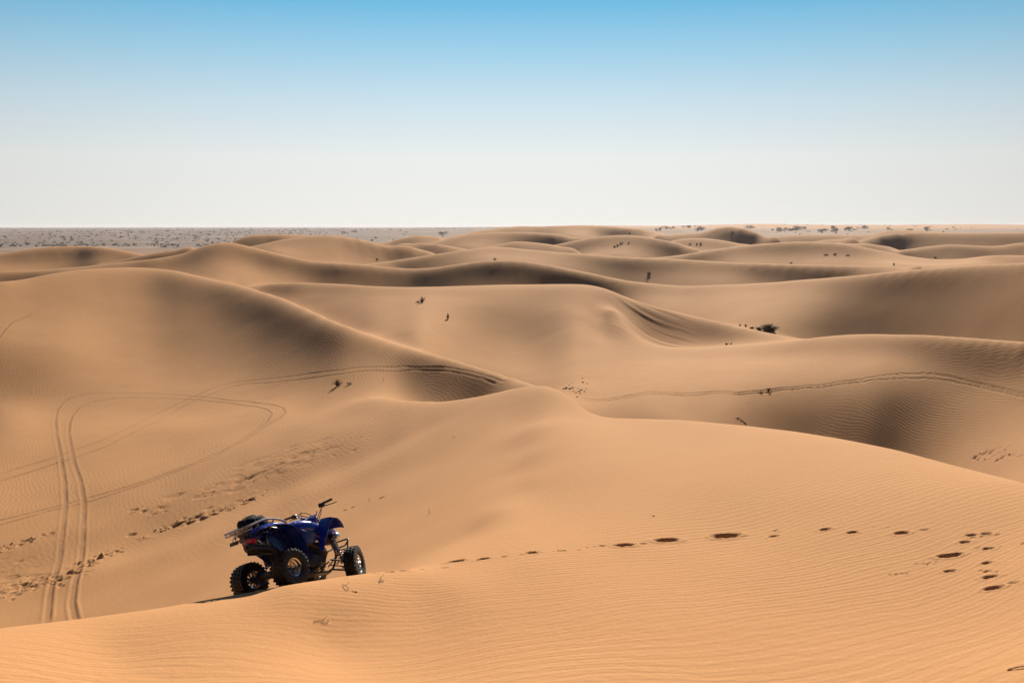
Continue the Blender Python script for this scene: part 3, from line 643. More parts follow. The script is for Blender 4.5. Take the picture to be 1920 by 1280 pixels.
h = t.math('ADD', t.math('MULTIPLY', hA, t.math('SUBTRACT', 1.0, zB)), t.math('MULTIPLY', hB, zB))
patch = t.mrange(t.n("ShaderNodeTexNoise", i_Vector=P_, i_Scale=.16, i_Detail=2.0).outputs[0], .35, .62, .35, 1.)
h = t.math('MULTIPLY', t.math('MULTIPLY', h, ra), patch)
bump1 = t.n("ShaderNodeBump", i_Strength=1.0, i_Distance=.0065, i_Height=h)
grain = t.math('ADD', t.math('MULTIPLY', n3, .5), t.math('MULTIPLY', n4, 1.2))
bump2 = t.n("ShaderNodeBump", i_Strength=.7, i_Distance=.012, i_Height=grain, i_Normal=bump1.outputs[0])
sand = t.out(Base_Color=c, Roughness=.95, Specular_IOR_Level=.12, Normal=bump2.outputs[0])
g = link_mesh("ground", me, sand)
tag(g, "wind-rippled orange sand dunes running out to a pale gravel plain", kind="structure")
# ------------------------------------------------------------------ shapes for built things
def cross_(a, b): return Vector(a).cross(Vector(b))
def smooth_path(P, n=6):
    P = [Vector(p) for p in P]
    if len(P) < 3: return P
    out = []
    for i in range(len(P) - 1):
        p0 = P[max(i - 1, 0)]; p1 = P[i]; p2 = P[i + 1]; p3 = P[min(i + 2, len(P) - 1)]
        for k in range(n):
            t = k / n
            out.append(.5 * ((2 * p1) + (p2 - p0) * t + (2 * p0 - 5 * p1 + 4 * p2 - p3) * t * t + (3 * p1 - p0 - 3 * p2 + p3) * t ** 3))
    out.append(P[-1]); return out
class MB:
    def __init__(self): self.v = []; self.f = []; self.sm = []
    def add(self, v, f, smooth=True):
        o = len(self.v); self.v += [tuple(p) for p in v]; self.f += [tuple(i + o for i in q) for q in f]; self.sm += [smooth] * len(f)
    def tube(self, P, r, seg=8, n=5, smooth=True, closed=False):
        Q = smooth_path(P, n) if n > 1 else [Vector(p) for p in P]
        rr = r if isinstance(r, (list, tuple)) else [r, r]
        V = []; up = None
        for i, q in enumerate(Q):
            d = (Q[min(i + 1, len(Q) - 1)] - Q[max(i - 1, 0)]).normalized()
            if up is None: up = Vector((0, 0, 1)) if abs(d.z) < .9 else Vector((1, 0, 0))
            s = d.cross(up).normalized(); up = s.cross(d).normalized()
            t = i / max(1, len(Q) - 1) * (len(rr) - 1); a = int(min(t, len(rr) - 2)); rad = rr[a] + (rr[a + 1] - rr[a]) * (t - a)
            for k in range(seg):
                w = 2 * math.pi * k / seg; V.append(q + (s * math.cos(w) + up * math.sin(w)) * rad)
        Fc = []
        for i in range(len(Q) - 1):
            for k in range(seg): Fc.append((i * seg + k, i * seg + (k + 1) % seg, (i + 1) * seg + (k + 1) % seg, (i + 1) * seg + k))
        Fc.append(tuple(range(seg))[::-1]); Fc.append(tuple((len(Q) - 1) * seg + k for k in range(seg)))
        self.add(V, Fc, smooth); return self
    def lathe(self, prof, c, axis='Y', seg=28, smooth=True, close=False):
        V = []; n = len(prof)
        for k in range(seg):
            w = 2 * math.pi * k / seg; cw, sw = math.cos(w), math.sin(w)
            for r, h in prof:
                if axis == 'Y': V.append((c[0] + r * cw, c[1] + h, c[2] + r * sw))
                elif axis == 'X': V.append((c[0] + h, c[1] + r * cw, c[2] + r * sw))
                else: V.append((c[0] + r * cw, c[1] + r * sw, c[2] + h))
        Fc = []
        for k in range(seg):
            k2 = (k + 1) % seg
            for i in range(n - 1 if not close else n):
                j = (i + 1) % n; Fc.append((k * n + i, k2 * n + i, k2 * n + j, k * n + j))
        self.add(V, Fc, smooth); return self
    def box(self, c, s, rot=None, bev=.15, smooth=False):
        """chamfered box"""
        hx, hy, hz = s[0] / 2, s[1] / 2, s[2] / 2; b = min(hx, hy, hz) * bev * 2
        V = []; M = rot.to_matrix() if rot else Matrix.Identity(3)
        rings = [(-hz, -b), (-hz + b, 0), (hz - b, 0), (hz, -b)]
        for z, ins in rings:
            x, y = hx + ins, hy + ins
            for px, py in ((-x, -y + b), (-x + b, -y), (x - b, -y), (x, -y + b), (x, y - b), (x - b, y), (-x + b, y), (-x, y - b)): V.append(Vector(c) + M @ Vector((px, py, z)))
        Fc = [tuple(range(8))[::-1], tuple(range(24, 32))]
        for r in range(3):
            for k in range(8): Fc.append((r * 8 + k, r * 8 + (k + 1) % 8, (r + 1) * 8 + (k + 1) % 8, (r + 1) * 8 + k))
        self.add(V, Fc, smooth); return self
    def loft(self, rings, smooth=True, cap=True):
        n = len(rings[0]); V = [p for r in rings for p in r]; Fc = []
        for i in range(len(rings) - 1):
            for k in range(n): Fc.append((i * n + k, i * n + (k + 1) % n, (i + 1) * n + (k + 1) % n, (i + 1) * n + k))
        if cap: Fc.append(tuple(range(n))[::-1]); Fc.append(tuple((len(rings) - 1) * n + k for k in range(n)))
        self.add(V, Fc, smooth); return self
    def sheet(self, G, th=.008, smooth=True):
        """grid of points given a real thickness"""
        nu_, nv_ = len(G), len(G[0]); P = [[Vector(p) for p in r] for r in G]
        N = [[None] * nv_ for _ in range(nu_)]
        for i in range(nu_):
            for j in range(nv_):
                a = P[min(i + 1, nu_ - 1)][j] - P[max(i - 1, 0)][j]; b = P[i][min(j + 1, nv_ - 1)] - P[i][max(j - 1, 0)]
                nn = a.cross(b); N[i][j] = nn.normalized() if nn.length > 1e-9 else Vector((0, 0, 1))
        V = [P[i][j] for i in range(nu_) for j in range(nv_)] + [P[i][j] - N[i][j] * th for i in range(nu_) for j in range(nv_)]
        o = nu_ * nv_; Fc = []
        for i in range(nu_ - 1):
            for j in range(nv_ - 1):
                a, b, c, d = i * nv_ + j, (i + 1) * nv_ + j, (i + 1) * nv_ + j + 1, i * nv_ + j + 1
                Fc.append((a, b, c, d)); Fc.append((o + d, o + c, o + b, o + a))
        for i in range(nu_ - 1):
            a, b = i * nv_, (i + 1) * nv_; Fc.append((a, o + a, o + b, b)); a, b = i * nv_ + nv_ - 1, (i + 1) * nv_ + nv_ - 1; Fc.append((a, b, o + b, o + a))
        for j in range(nv_ - 1):
            a, b = j, j + 1; Fc.append((a, b, o + b, o + a)); a, b = (nu_ - 1) * nv_ + j, (nu_ - 1) * nv_ + j + 1; Fc.append((a, o + a, o + b, b))
        self.add(V, Fc, smooth); return self
    def build(self, name, mat, parent=None, angle=40):
        me = bpy.data.meshes.new(name); me.from_pydata(self.v, [], self.f); me.update()
        me.polygons.foreach_set("use_smooth", self.sm)
        bm = bmesh.new(); bm.from_mesh(me); bmesh.ops.recalc_face_normals(bm, faces=bm.faces)
        for e in bm.edges:
            if len(e.link_faces) == 2 and e.calc_face_angle(0) > math.radians(angle): e.smooth = False
        bm.to_mesh(me); bm.free()
        return link_mesh(name, me, mat, parent)
def ring(x, zc, hw, hh, e=2.4, n=16, yc=0., top=None):
    """superellipse section across the machine at station x"""
    R_ = []
    for k in range(n):
        w = 2 * math.pi * k / n; c, s = math.cos(w), math.sin(w)
        R_.append((x, yc + hw * math.copysign(abs(c) ** (2 / e), c), zc + hh * math.copysign(abs(s) ** (2 / e), s)))
    return R_

# ------------------------------------------------------------------ materials of the quad bike
M_BLUE = plain_mat("blue_plastic", (.003, .022, .30), .22, coat=.45, var=.06, dust=.07)
M_BLUE2 = plain_mat("deep_blue_plastic", (.003, .009, .13), .26, coat=.4, var=.1, dust=.08)
M_BLACK = plain_mat("black_plastic", (.012, .012, .014), .45, dust=.14)
M_RUBBER = plain_mat("tyre_rubber", (.006, .006, .007), .60, spec=.32, dust=.035)
M_FRAME = plain_mat("black_frame_paint", (.012, .011, .012), .45, dust=.07)
M_ENG = plain_mat("engine_alloy", (.055, .05, .055), .5, metal=.6, dust=.10)
M_ALU = plain_mat("polished_alloy", (.62, .60, .58), .22, metal=1.0, var=.06, dust=.06)
M_RACK = plain_mat("grey_rack_paint", (.22, .215, .23), .36, metal=.55, dust=.15)
M_CHROME = plain_mat("chrome", (.75, .75, .76), .12, metal=1.0, var=.03)
M_SEAT = plain_mat("black_vinyl", (.016, .017, .020), .38, dust=.12)
M_RED = plain_mat("red_lens", (.55, .006, .008), .2, var=.1)
M_LENS = plain_mat("clear_lens", (.75, .77, .78), .08, metal=.6, var=.03)
M_SPRING = plain_mat("grey_spring", (.22, .21, .23), .35, metal=.5)
M_DECAL = plain_mat("pale_decal", (.62, .66, .74), .35, var=.1)
M_DECAL2 = plain_mat("pink_decal", (.62, .30, .34), .35, var=.1)
M_BRONZE = plain_mat("bronze_heat_shield", (.05, .028, .018), .5, metal=.5, dust=.15)
M_BAG = plain_mat("navy_bag_cloth", (.004, .008, .018), .9, spec=.15, var=.3, scale=60)
M_STRAP = plain_mat("black_webbing", (.01, .01, .011), .8)

# pose read from the wheels: it leans down the far slope of the crest
RQ = Matrix(((.586, -.786, -.197), (.777, .477, .411), (-.229, -.394, .890)))
QLOC = Vector((-3.265, 13.042, -4.967 + ZC))
quad = empty("quad_bike", QLOC)
_m = RQ.to_4x4(); 
quad.rotation_euler = RQ.to_quaternion().to_euler()
tag(quad, "blue sport quad bike with rear rack parked leaning on the dune crest", "quad bike")

def wheel(cx, cy, cz, R0, W, rr, side, steer, front):
    """side -1 = right hand wheel, +1 = left; outer face looks along side*Y"""
    hub = MB()
    s = side
    # dished centre with slots
    dz = -s * (W * .17)
    for k in range(8):
        a0, a1 = 2 * math.pi * (k + .10) / 8, 2 * math.pi * (k + .86) / 8
        q = [(r * math.cos(a), dz + off, r * math.sin(a)) for r, a, off in ((.05, a0, 0), (rr * .86, a0, s * .012), (rr * .86, a1, s * .012), (.05, a1, 0))]
        q2 = [(x, y - s * .006, z) for x, y, z in q]
        hub.add(q + q2, [(0, 1, 2, 3), (7, 6, 5, 4), (0, 4, 5, 1), (1, 5, 6, 2), (2, 6, 7, 3), (3, 7, 4, 0)], False)
    hub.lathe([(0, dz + s * .02), (.030, dz + s * .02), (.034, dz + s * .012), (.058, dz + s * .004), (.058, dz - s * .03), (.02, dz - s * .05), (0, dz - s * .05)], (0, 0, 0), seg=20)
    for k in range(4):
        w = math.pi / 4 + k * math.pi / 2; hub.lathe([(0, dz + s * .018), (.008, dz + s * .018), (.009, dz + s * .002), (0, dz)], (.045 * math.cos(w), 0, .045 * math.sin(w)), seg=8)
    o = hub.build("wheel", M_ALU, quad)
    o.location = (cx, cy, cz); o.rotation_euler = (0, 0, steer)
    h = W * .40
    rim = MB()
    rim.lathe([(rr * 1.07, s * h), (rr * 1.09, s * (h - .006)), (rr * 1.02, s * (h - .014)), (rr * .93, s * (h - .016)), (rr * .90, s * (h - .05)), (rr * .80, s * (h - .06)), (rr * .80, -s * h * .3), (rr * .90, -s * (h - .04)), (rr * 1.02, -s * (h - .012)), (rr * 1.08, -s * (h - .004)),
               (rr * 1.05, -s * h), (rr * .99, -s * (h - .006)), (rr * .87, -s * (h - .05)), (rr * .77, -s * h * .3), (rr * .77, s * (h - .066)), (rr * .87, s * (h - .056)), (rr * .91, s * (h - .012)), (rr * 1.0, s * (h - .006)), (rr * 1.045, s * (h + .002))], (0, 0, 0), seg=40, close=True)
    rim.build("rim", M_ALU, o)
    ty = MB()
    tb = R0 - .016
    p = [(rr * 1.0, -.40), (rr * 1.12, -.47), (rr + (tb - rr) * .45, -.52), (tb * .93, -.485), (tb * .985, -.42), (tb, -.25), (tb * 1.004, 0)]
    prof = [(r, y * W) for r, y in p] + [(r, -y * W) for r, y in p[-2::-1]]
    ty.lathe(prof, (0, 0, 0), seg=48)
    nk = 26 if not front else 26
    rowsK = [(-.40, .17, .0), (-.14, .20, .5), (.14, .20, 0.), (.40, .17, .5)]
    for yb, wd, ph in rowsK:
        for k in range(nk):
            w = 2 * math.pi * (k + ph) / nk
            rr_ = tb * (1.0 if abs(yb) < .3 else .965); ht = .028 if abs(yb) > .3 else .024
            c = (rr_ * math.cos(w), yb * W, rr_ * math.sin(w))
            # box: local z radial
            rot = Matrix.Rotation(-w + math.pi / 2, 3, 'Y') @ Matrix.Rotation((.30 if yb > 0 else -.35) * (abs(yb) > .3), 3, 'X')
            ty.box(c, (2 * math.pi * R0 / nk * .52, wd * W, ht), rot.to_euler(), bev=.12)
    ty.build("tyre", M_RUBBER, o, angle=30)
    return o
WF = .265
wheel(0, -.415, .255, .258, .25, .122, -1, 0, False)
wheel(0, .415, .255, .258, .25, .122, 1, 0, False)
ST = math.radians(27)
wheel(1.225, -.415, .262, .268, .175, .125, -1, ST, True)
wheel(1.225, .415, .262, .268, .175, .125, 1, ST, True)

# frame
m = MB()
for s in (-1, 1):
    m.tube([(.12, s * .10, .60), (.28, s * .13, .34), (.45, s * .14, .24), (.95, s * .14, .23), (1.12, s * .12, .33), (1.18, s * .11, .52), (1.06, s * .09, .76)], .016)
    m.tube([(1.06, s * .09, .78), (.75, s * .10, .76), (.35, s * .11, .72), (.0, s * .11, .70), (-.30, s * .10, .70)], .014)
    m.tube([(.28, s * .13, .36), (.10, s * .12, .56), (-.28, s * .10, .68)], .012)
    m.tube([(.50, s * .13, .25), (.52, s * .13, .50), (.60, s * .11, .74)], .013)
    # foot pegs and heel guard
    m.tube([(.60, s * .14, .27), (.60, s * .36, .28)], .017, n=1)
    m.tube([(.52, s * .16, .26), (.40, s * .33, .30), (.34, s * .36, .36)], .010)
m.tube([(.95, -.14, .23), (.95, .14, .23)], .014, n=1); m.tube([(.45, -.14, .24), (.45, .14, .24)], .014, n=1)
m.box((.70, 0, .215), (.62, .24, .012))
m.build("frame", M_FRAME, quad)
m = MB()
m.tube([(1.16, -.12, .40), (1.26, -.13, .56), (1.37, -.14, .60), (1.46, -.13, .69), (1.47, -.06, .70), (1.47, .06, .70), (1.46, .13, .69), (1.37, .14, .60), (1.26, .13, .56), (1.16, .12, .40)], .013, n=4)
m.tube([(1.46, -.12, .69), (1.42, -.10, .52), (1.20, -.09, .34)], .011); m.tube([(1.46, .12, .69), (1.42, .10, .52), (1.20, .09, .34)], .011)
m.tube([(1.43, -.105, .56), (1.43, .105, .56)], .010, n=1)
m.build("front_bumper", M_FRAME, quad)

# engine
m = MB()
m.box((.66, 0, .40), (.40, .22, .24), bev=.2); m.box((.50, 0, .45), (.20, .20, .22), bev=.25)
m.box((.36, 0, .63), (.34, .20, .22), bev=.2); m.box((.94, 0, .50), (.16, .16, .30), bev=.2); m.box((.62, 0, .70), (.50, .16, .14), bev=.2); m.box((.74, 0, .56), (.17, .17, .13), Euler((0, math.radians(-12), 0)))
for k in range(7): m.box((.745 + k * .004, 0, .52 + k * .026), (.22, .22, .008), Euler((0, math.radians(-12), 0)), bev=.4)
m.box((.79, 0, .735), (.16, .18, .08), Euler((0, math.radians(-12), 0)), bev=.2)
m.build("engine", M_ENG, quad)
for s in (-1, 1):
    m = MB(); c0 = s * .11
    m.lathe([(0, s * .075), (.045, s * .075), (.052, s * .066), (.080, s * .062), (.090, s * .05), (.112, s * .044), (.122, s * .03), (.124, 0)], (.73, c0, .39), seg=28)
    m.lathe([(0, s * .05), (.05, s * .05), (.07, s * .04), (.078, 0)], (.55, c0, .42), seg=22)
    m.build("engine_cover", M_ENG, quad)
m = MB(); m.tube([(.84, -.03, .68), (.98, -.06, .62), (.98, -.13, .50), (.84, -.17, .56), (.60, -.18, .62), (.30, -.18, .60), (.10, -.17, .58)], .021, n=7)
m.build("exhaust_pipe", M_BRONZE, quad)
m = MB(); ax = Vector((-.50, 0, .035)).normalized()
m.tube([(.02, -.150, .57), (-.06, -.148, .575), (-.36, -.140, .60), (-.43, -.138, .606), (-.455, -.137, .608)], [.03, .064, .068, .068, .055], seg=18, n=3)
m.tube([(-.445, -.137, .608), (-.485, -.136, .611)], .026, seg=14, n=1)
muf = m.build("muffler", M_BLACK, quad)
for bx, bz in ((-.05, .585), (-.34, .602)):
    m = MB(); m.lathe([(.066, -.008), (.070, -.008), (.071, 0), (.070, .008), (.066, .008)], (bx, -.145, bz - .004), axis='X', seg=18); m.build('band', M_ENG, muf)

# swing arm, axle, chain
m = MB()
for s in (-1, 1): m.tube([(.42, s * .10, .36), (.22, s * .10, .31), (.0, s * .085, .262)], [.032, .026, .03], seg=8)
m.tube([(.25, -.10, .315), (.25, .10, .315)], .024, n=1); m.lathe([(.0, -.11), (.052, -.11), (.055, 0), (.052, .11), (0, .11)], (0, 0, .256), seg=18)
m.build("swing_arm", M_ENG, quad)
m = MB(); m.tube([(0, -.44, .255), (0, .44, .255)], .019, n=1)
for s in (-1, 1): m.lathe([(.02, -.02), (.045, -.02), (.045, .02), (.02, .02)], (0, s * .33, .255), seg=16)
m.build("rear_axle", M_FRAME, quad)
m = MB(); m.lathe([(.05, -.004), (.108, -.004), (.108, .004), (.05, .004)], (0, .15, .255), seg=36, close=True, smooth=False)
m.build("sprocket", M_ENG, quad)
m = MB(); m.lathe([(.05, -.003), (.095, -.003), (.095, .003), (.05, .003)], (0, -.16, .255), seg=30, close=True, smooth=False); m.box((.07, -.16, .33), (.08, .05, .05))
m.build("brake_disc", M_ENG, quad)
m = MB()
m.tube([(0, .15, .361), (.30, .15, .44), (.46, .15, .44)], .009, seg=6, n=1); m.tube([(0, .15, .149), (.30, .15, .34), (.46, .15, .38)], .009, seg=6, n=1)
m.build("chain", M_FRAME, quad)

def coil(name_parent, a, b, r, turns, wire):
    a = Vector(a); b = Vector(b); d = (b - a); L = d.length; d.normalize()
    s = d.cross(Vector((0, 1, 0))).normalized(); u = s.cross(d)
    body = MB(); body.tube([a, a + d * L * .45], .022, seg=10, n=1); body.tube([a + d * L * .4, b], .012, seg=8, n=1)
    body.tube([a + d * L * .08, a + d * L * .10], r * 1.15, seg=14, n=1); body.tube([a + d * L * .90, a + d * L * .93], r * 1.15, seg=14, n=1)
    o = body.build("shock_absorber", M_ENG, name_parent)
    P = []
    n = int(turns * 12)
    for k in range(n + 1):
        w = 2 * math.pi * k / 12; p = a + d * L * (.10 + .80 * k / n) + (s * math.cos(w) + u * math.sin(w)) * r; P.append(p)
    c = MB(); c.tube(P, wire, seg=6, n=1); c.build("spring", M_SPRING, o)
    return o
coil(quad, (1.05, -.19, .68), (1.12, -.33, .30), .046, 8, .0095)
coil(quad, (1.05, .19, .68), (1.12, .33, .30), .046, 8, .0095)
coil(quad, (.34, 0, .66), (.16, 0, .34), .042, 7, .009)
# front arms, uprights, steering rods
for s in (-1, 1):
    m = MB()
    m.tube([(1.02, s * .13, .26), (1.18, s * .33, .20)], .014, n=1); m.tube([(1.28, s * .12, .28), (1.20, s * .33, .20)], .014, n=1)
    m.tube([(1.04, s * .13, .40), (1.18, s * .32, .33)], .012, n=1); m.tube([(1.26, s * .12, .42), (1.20, s * .32, .33)], .012, n=1)
    m.tube([(1.19, s * .33, .18), (1.20, s * .33, .36)], .02, n=1); m.tube([(1.19, s * .33, .26), (1.225, s * .40, .262)], .022, n=1)
    m.tube([(1.10, s * .04, .34), (1.13, s * .31, .26)], .009, n=1)
    m.build("suspension_arm", M_FRAME, quad)

# bodywork
m = MB()   # tank cover and side panels, one skin
st = [(.40, .85, .105, .075, 2.6), (.46, .865, .125, .105, 2.6), (.55, .88, .150, .115, 2.6), (.66, .885, .165, .118, 2.5), (.78, .875, .170, .115, 2.5), (.90, .845, .165, .105, 2.5), (1.00, .82, .15, .095, 2.5), (1.08, .80, .12, .08, 2.4)]
m.loft([ring(*a, n=22) for a in st])
tank = m.build("tank_cover", M_BLUE, quad)
m = MB()   # dark lower side panels
for s in (-1, 1):
    G = []
    for x, zt, zb, y in ((.42, .84, .66, .125), (.50, .84, .60, .160), (.60, .83, .60, .176), (.70, .81, .64, .182), (.80, .78, .68, .182), (.90, .75, .67, .176)):
        G.append([(x, s * (y - .012 * (t - .5) ** 2 - .02 * t), zt + (zb - zt) * t) for t in (0, .33, .66, 1)])
    m.sheet(G, .006 * (-s))
m.build("side_panel", M_BLUE2, quad)
for s in (-1, 1):
    m = MB(); zz = lambda x: .845 - .36 * (x - .5)
    for k in range(7):
        x = .52 + k * .026; z0 = zz(x) - .01
        m.tube([(x, s * .176, z0), (x + .006, s * .177, z0 + .022)], .0035, seg=5, n=1)
        if k % 2: m.tube([(x, s * .1765, z0 + .011), (x + .016, s * .178, z0 + .008)], .003, seg=5, n=1)
    m.build("decal", M_DECAL, tank)
    m = MB()
    for k in range(5):
        x = .72 + k * .026; z0 = zz(x) - .012
        m.tube([(x, s * .182, z0), (x + .012, s * .182, z0 + .018)], .0055, seg=5, n=1)
    m.build("decal", M_DECAL2, tank)
m = MB(); m.lathe([(0, .045), (.030, .045), (.042, .038), (.046, .02), (.046, -.02)], (.74, 0, .99), axis='Z', seg=16)
m.tube([(.74, 0, 1.03), (.72, .005, 1.08), (.725, .004, 1.13)], .0045, seg=6); m.build("fuel_cap", M_BLUE2, quad)
# instrument pod ahead of the bars
m = MB(); m.loft([ring(.80, 1.00, .05, .02), ring(.84, 1.015, .075, .035), ring(.92, 1.02, .085, .045), ring(.99, 1.00, .06, .035), ring(1.02, .985, .03, .02)]); m.build("instrument_cover", M_BLUE, quad)
m = MB(); sec = [(-.20, .845, .10, .030), (-.12, .86, .115, .040), (.05, .865, .115, .045), (.22, .865, .105, .045), (.36, .88, .10, .050), (.46, .905, .085, .050), (.53, .935, .065, .035)]
m.loft([ring(x, z, w, h, 3.0, 18) for x, z, w, h in sec]); m.build("seat", M_SEAT, quad)
m = MB(); m.tube([(.46, -.105, .90), (.50, -.10, .955), (.56, -.04, .98), (.56, .04, .98), (.50, .10, .955), (.46, .105, .90)], .005, seg=6); m.build("seat_piping", M_CHROME, quad)

# rear mudguards: swept sheets over the wheels joined under the seat
for s in (-1, 1):
    m = MB(); prof = [(.37, .45), (.355, .53), (.325, .63), (.275, .73), (.20, .82), (.11, .875), (.0, .90), (-.12, .905), (-.24, .885), (-.34, .845), (-.40, .80)]
    prof = [tuple(p)[:2] for p in smooth_path([(a, b, 0) for a, b in prof], 3)]
    G = []
    for k, (x, z) in enumerate(prof):
        t = k / (len(prof) - 1)
        yo = .47 - .04 * abs(t - .35) - (.26 * max(0, t - .58) / .42) - .0; yi = .15 + .06 * max(0, .35 - t) / .35
        G.append([(x - .05 * (q ** 2) * (1 - t) * .5, s * (yi + (yo - yi) * q), z - .035 * q ** 3 + (.0 if q < .9 else -.012)) for q in (0, .15, .35, .55, .75, .9, 1)])
    m.sheet(G, .007 * s)
    m.build("rear_mudguard", M_BLUE, quad)
m = MB()   # tail under the rack
m.loft([ring(-.02, .79, .15, .055, 3), ring(-.15, .78, .145, .055, 3), ring(-.28, .76, .13, .05, 3), ring(-.36, .75, .11, .04, 3)]); m.build("tail_panel", M_BLUE2, quad)
m = MB()
for s in (-1, 1): m.sheet([[(x, s * y, z) for y, z in ((.13, .74 + .02 * k), (.17, .66), (.16, .56))] for k, x in enumerate((-.20, -.08, .05, .18))], .006 * s)
m.build("inner_mudguard", M_BLUE2, quad)
for s in (-1, 1):
    m = MB(); m.sheet([[(x, s * y, z) for y, z in ((.16, zt), (.215, zt - .05), (.235, zm), (.225, zb))] for x, zt, zm, zb in ((-.13, .87, .80, .70), (-.06, .88, .74, .60), (.02, .88, .70, .56), (.12, .86, .66, .50), (.26, .78, .56, .40), (.33, .66, .48, .34))], .006 * s); m.build("wheel_arch_liner", M_BLUE2, quad)
m = MB(); m.box((-.345, -.095, .69), (.06, .20, .085), Euler((0, math.radians(14), 0)), bev=.25); tl = m.build("tail_light", M_RED, quad)
m = MB(); m.box((-.37, .20, .74), (.02, .17, .05), Euler((0, math.radians(10), 0))); m.tube([(-.33, .15, .77), (-.37, .2, .745)], .008, n=1); m.build("plate_bracket", M_BLACK, quad)

m = MB(); m.box((-.27, 0, .815), (.22, .24, .05), bev=.3); m.box((-.16, .02, .845), (.10, .16, .03), bev=.3); m.build("tool_box", M_BLACK, quad)
m = MB(); m.box((-.395, -.02, .775), (.03, .10, .045), Euler((0, math.radians(20), 0)), bev=.2); m.build("plate_light", M_BRONZE, quad)
for P in ([(.915, -.235, 1.165), (.97, -.15, 1.09), (1.0, -.05, .98), (1.02, -.04, .85)], [(.82, .235, 1.11), (.90, .18, 1.12), (.99, .08, 1.03), (1.02, .04, .86)], [(.80, .22, 1.12), (.86, .10, 1.14), (.95, .02, 1.07), (1.0, 0, .9)], [(.60, -.18, .30), (.52, -.17, .40), (.46, -.15, .56), (.5, -.13, .68)], [(.92, -.10, .70), (.86, -.17, .60), (.84, -.18, .45), (.78, -.17, .34)]):
    m = MB(); m.tube(P, .0055, seg=6); m.build("cable", M_BLACK, quad)
m = MB()
for s in (-1, 1):
    m.tube([(-.05, s * .16, .82), (-.14, s * .20, .74), (-.10, s * .19, .62), (.05, s * .16, .56)], .010)
    m.tube([(-.30, s * .12, .72), (-.20, s * .18, .66), (-.05, s * .17, .60)], .009)
m.build("rear_stay", M_RACK, quad)

# front mudguards: tall wings behind and over the front wheels
for s in (-1, 1):
    m = MB(); prof = [(.80, .54, .16, .24), (.82, .64, .16, .27), (.85, .75, .15, .30), (.885, .86, .14, .325), (.925, .95, .13, .345), (.97, 1.0, .12, .365), (1.02, .995, .11, .38), (1.07, .955, .10, .39), (1.115, .905, .09, .385), (1.15, .85, .09, .37)]
    G = []
    for x, z, yi, yo in prof:
        G.append([(x + .02 * q, s * (yi + (yo - yi) * q), z - .03 * q ** 2 - .05 * max(0, q - .8)) for q in (0, .2, .4, .6, .8, 1)])
    m.sheet(G, .007 * s); m.build("front_mudguard", M_BLUE, quad)
m = MB(); m.loft([ring(1.0, .84, .13, .09, 2.6), ring(1.12, .85, .14, .085, 2.6), ring(1.20, .82, .13, .075, 2.6), ring(1.27, .785, .10, .06, 2.4), ring(1.31, .755, .06, .035, 2.2)]); nose = m.build("nose_cowl", M_BLUE, quad)
m = MB(); m.box((1.20, 0, .70), (.16, .18, .11), bev=.2); m.build("front_bracket", M_BLACK, quad)
for s in (-1, 1):
    m = MB(); m.lathe([(0, .035), (.03, .033), (.052, .02), (.058, 0), (.05, -.05), (0, -.07)], (1.22, s * .15, .735), axis='X', seg=18); m.build("headlight", M_LENS, quad)

# handlebar (turned left), grips, levers
hb = MB()
Rb = [(.93, 0, 1.035), (.925, -.06, 1.045), (.905, -.13, 1.09), (.885, -.19, 1.155), (.895, -.24, 1.185), (.99, -.37, 1.225)]
Lb = [(.93, 0, 1.035), (.91, .06, 1.035), (.87, .13, 1.06), (.82, .19, 1.10), (.795, .24, 1.12), (.765, .385, 1.115)]
hb.tube(Rb, .0115, n=5); hb.tube(Lb, .0115, n=5); hb.tube([(.92, -.10, 1.07), (.865, .12, 1.055)], .008, n=1)
hb.tube([(1.02, 0, .78), (.93, 0, 1.03)], .018, n=1)
hbo = hb.build("handlebar", M_CHROME, quad)
for P, lv, cl in ((((.912, -.262, 1.193), (1.0, -.382, 1.229)), ((.955, -.235, 1.165), (1.01, -.30, 1.172), (1.085, -.385, 1.188)), (.915, -.235, 1.175)),
                  (((.792, .262, 1.122), (.763, .40, 1.115)), ((.85, .235, 1.10), (.85, .30, 1.10), (.845, .40, 1.098)), (.81, .235, 1.115))):
    m = MB(); m.tube(P, .018, seg=12, n=1); m.lathe([(0, 0)], (0, 0, 0), seg=3) if False else None; m.build("grip", M_BLACK, hbo)
    m = MB(); m.tube(lv, [.010, .007, .006], seg=7); m.build("lever", M_BLACK, hbo)
    m = MB(); c = Vector(cl); m.box(c, (.095, .085, .065), Euler((0, 0, math.radians(-40 if cl[1] < 0 else 10))), bev=.25); m.box(c + Vector((.03, .02, .02)), (.06, .05, .04), bev=.3)
    m.tube([c + Vector((.03, 0, .0)), c + Vector((.06, -c.y * .4, -.05)), (.98, 0, .96)], .006, seg=6); m.build("brake_master", M_BLACK, hbo)

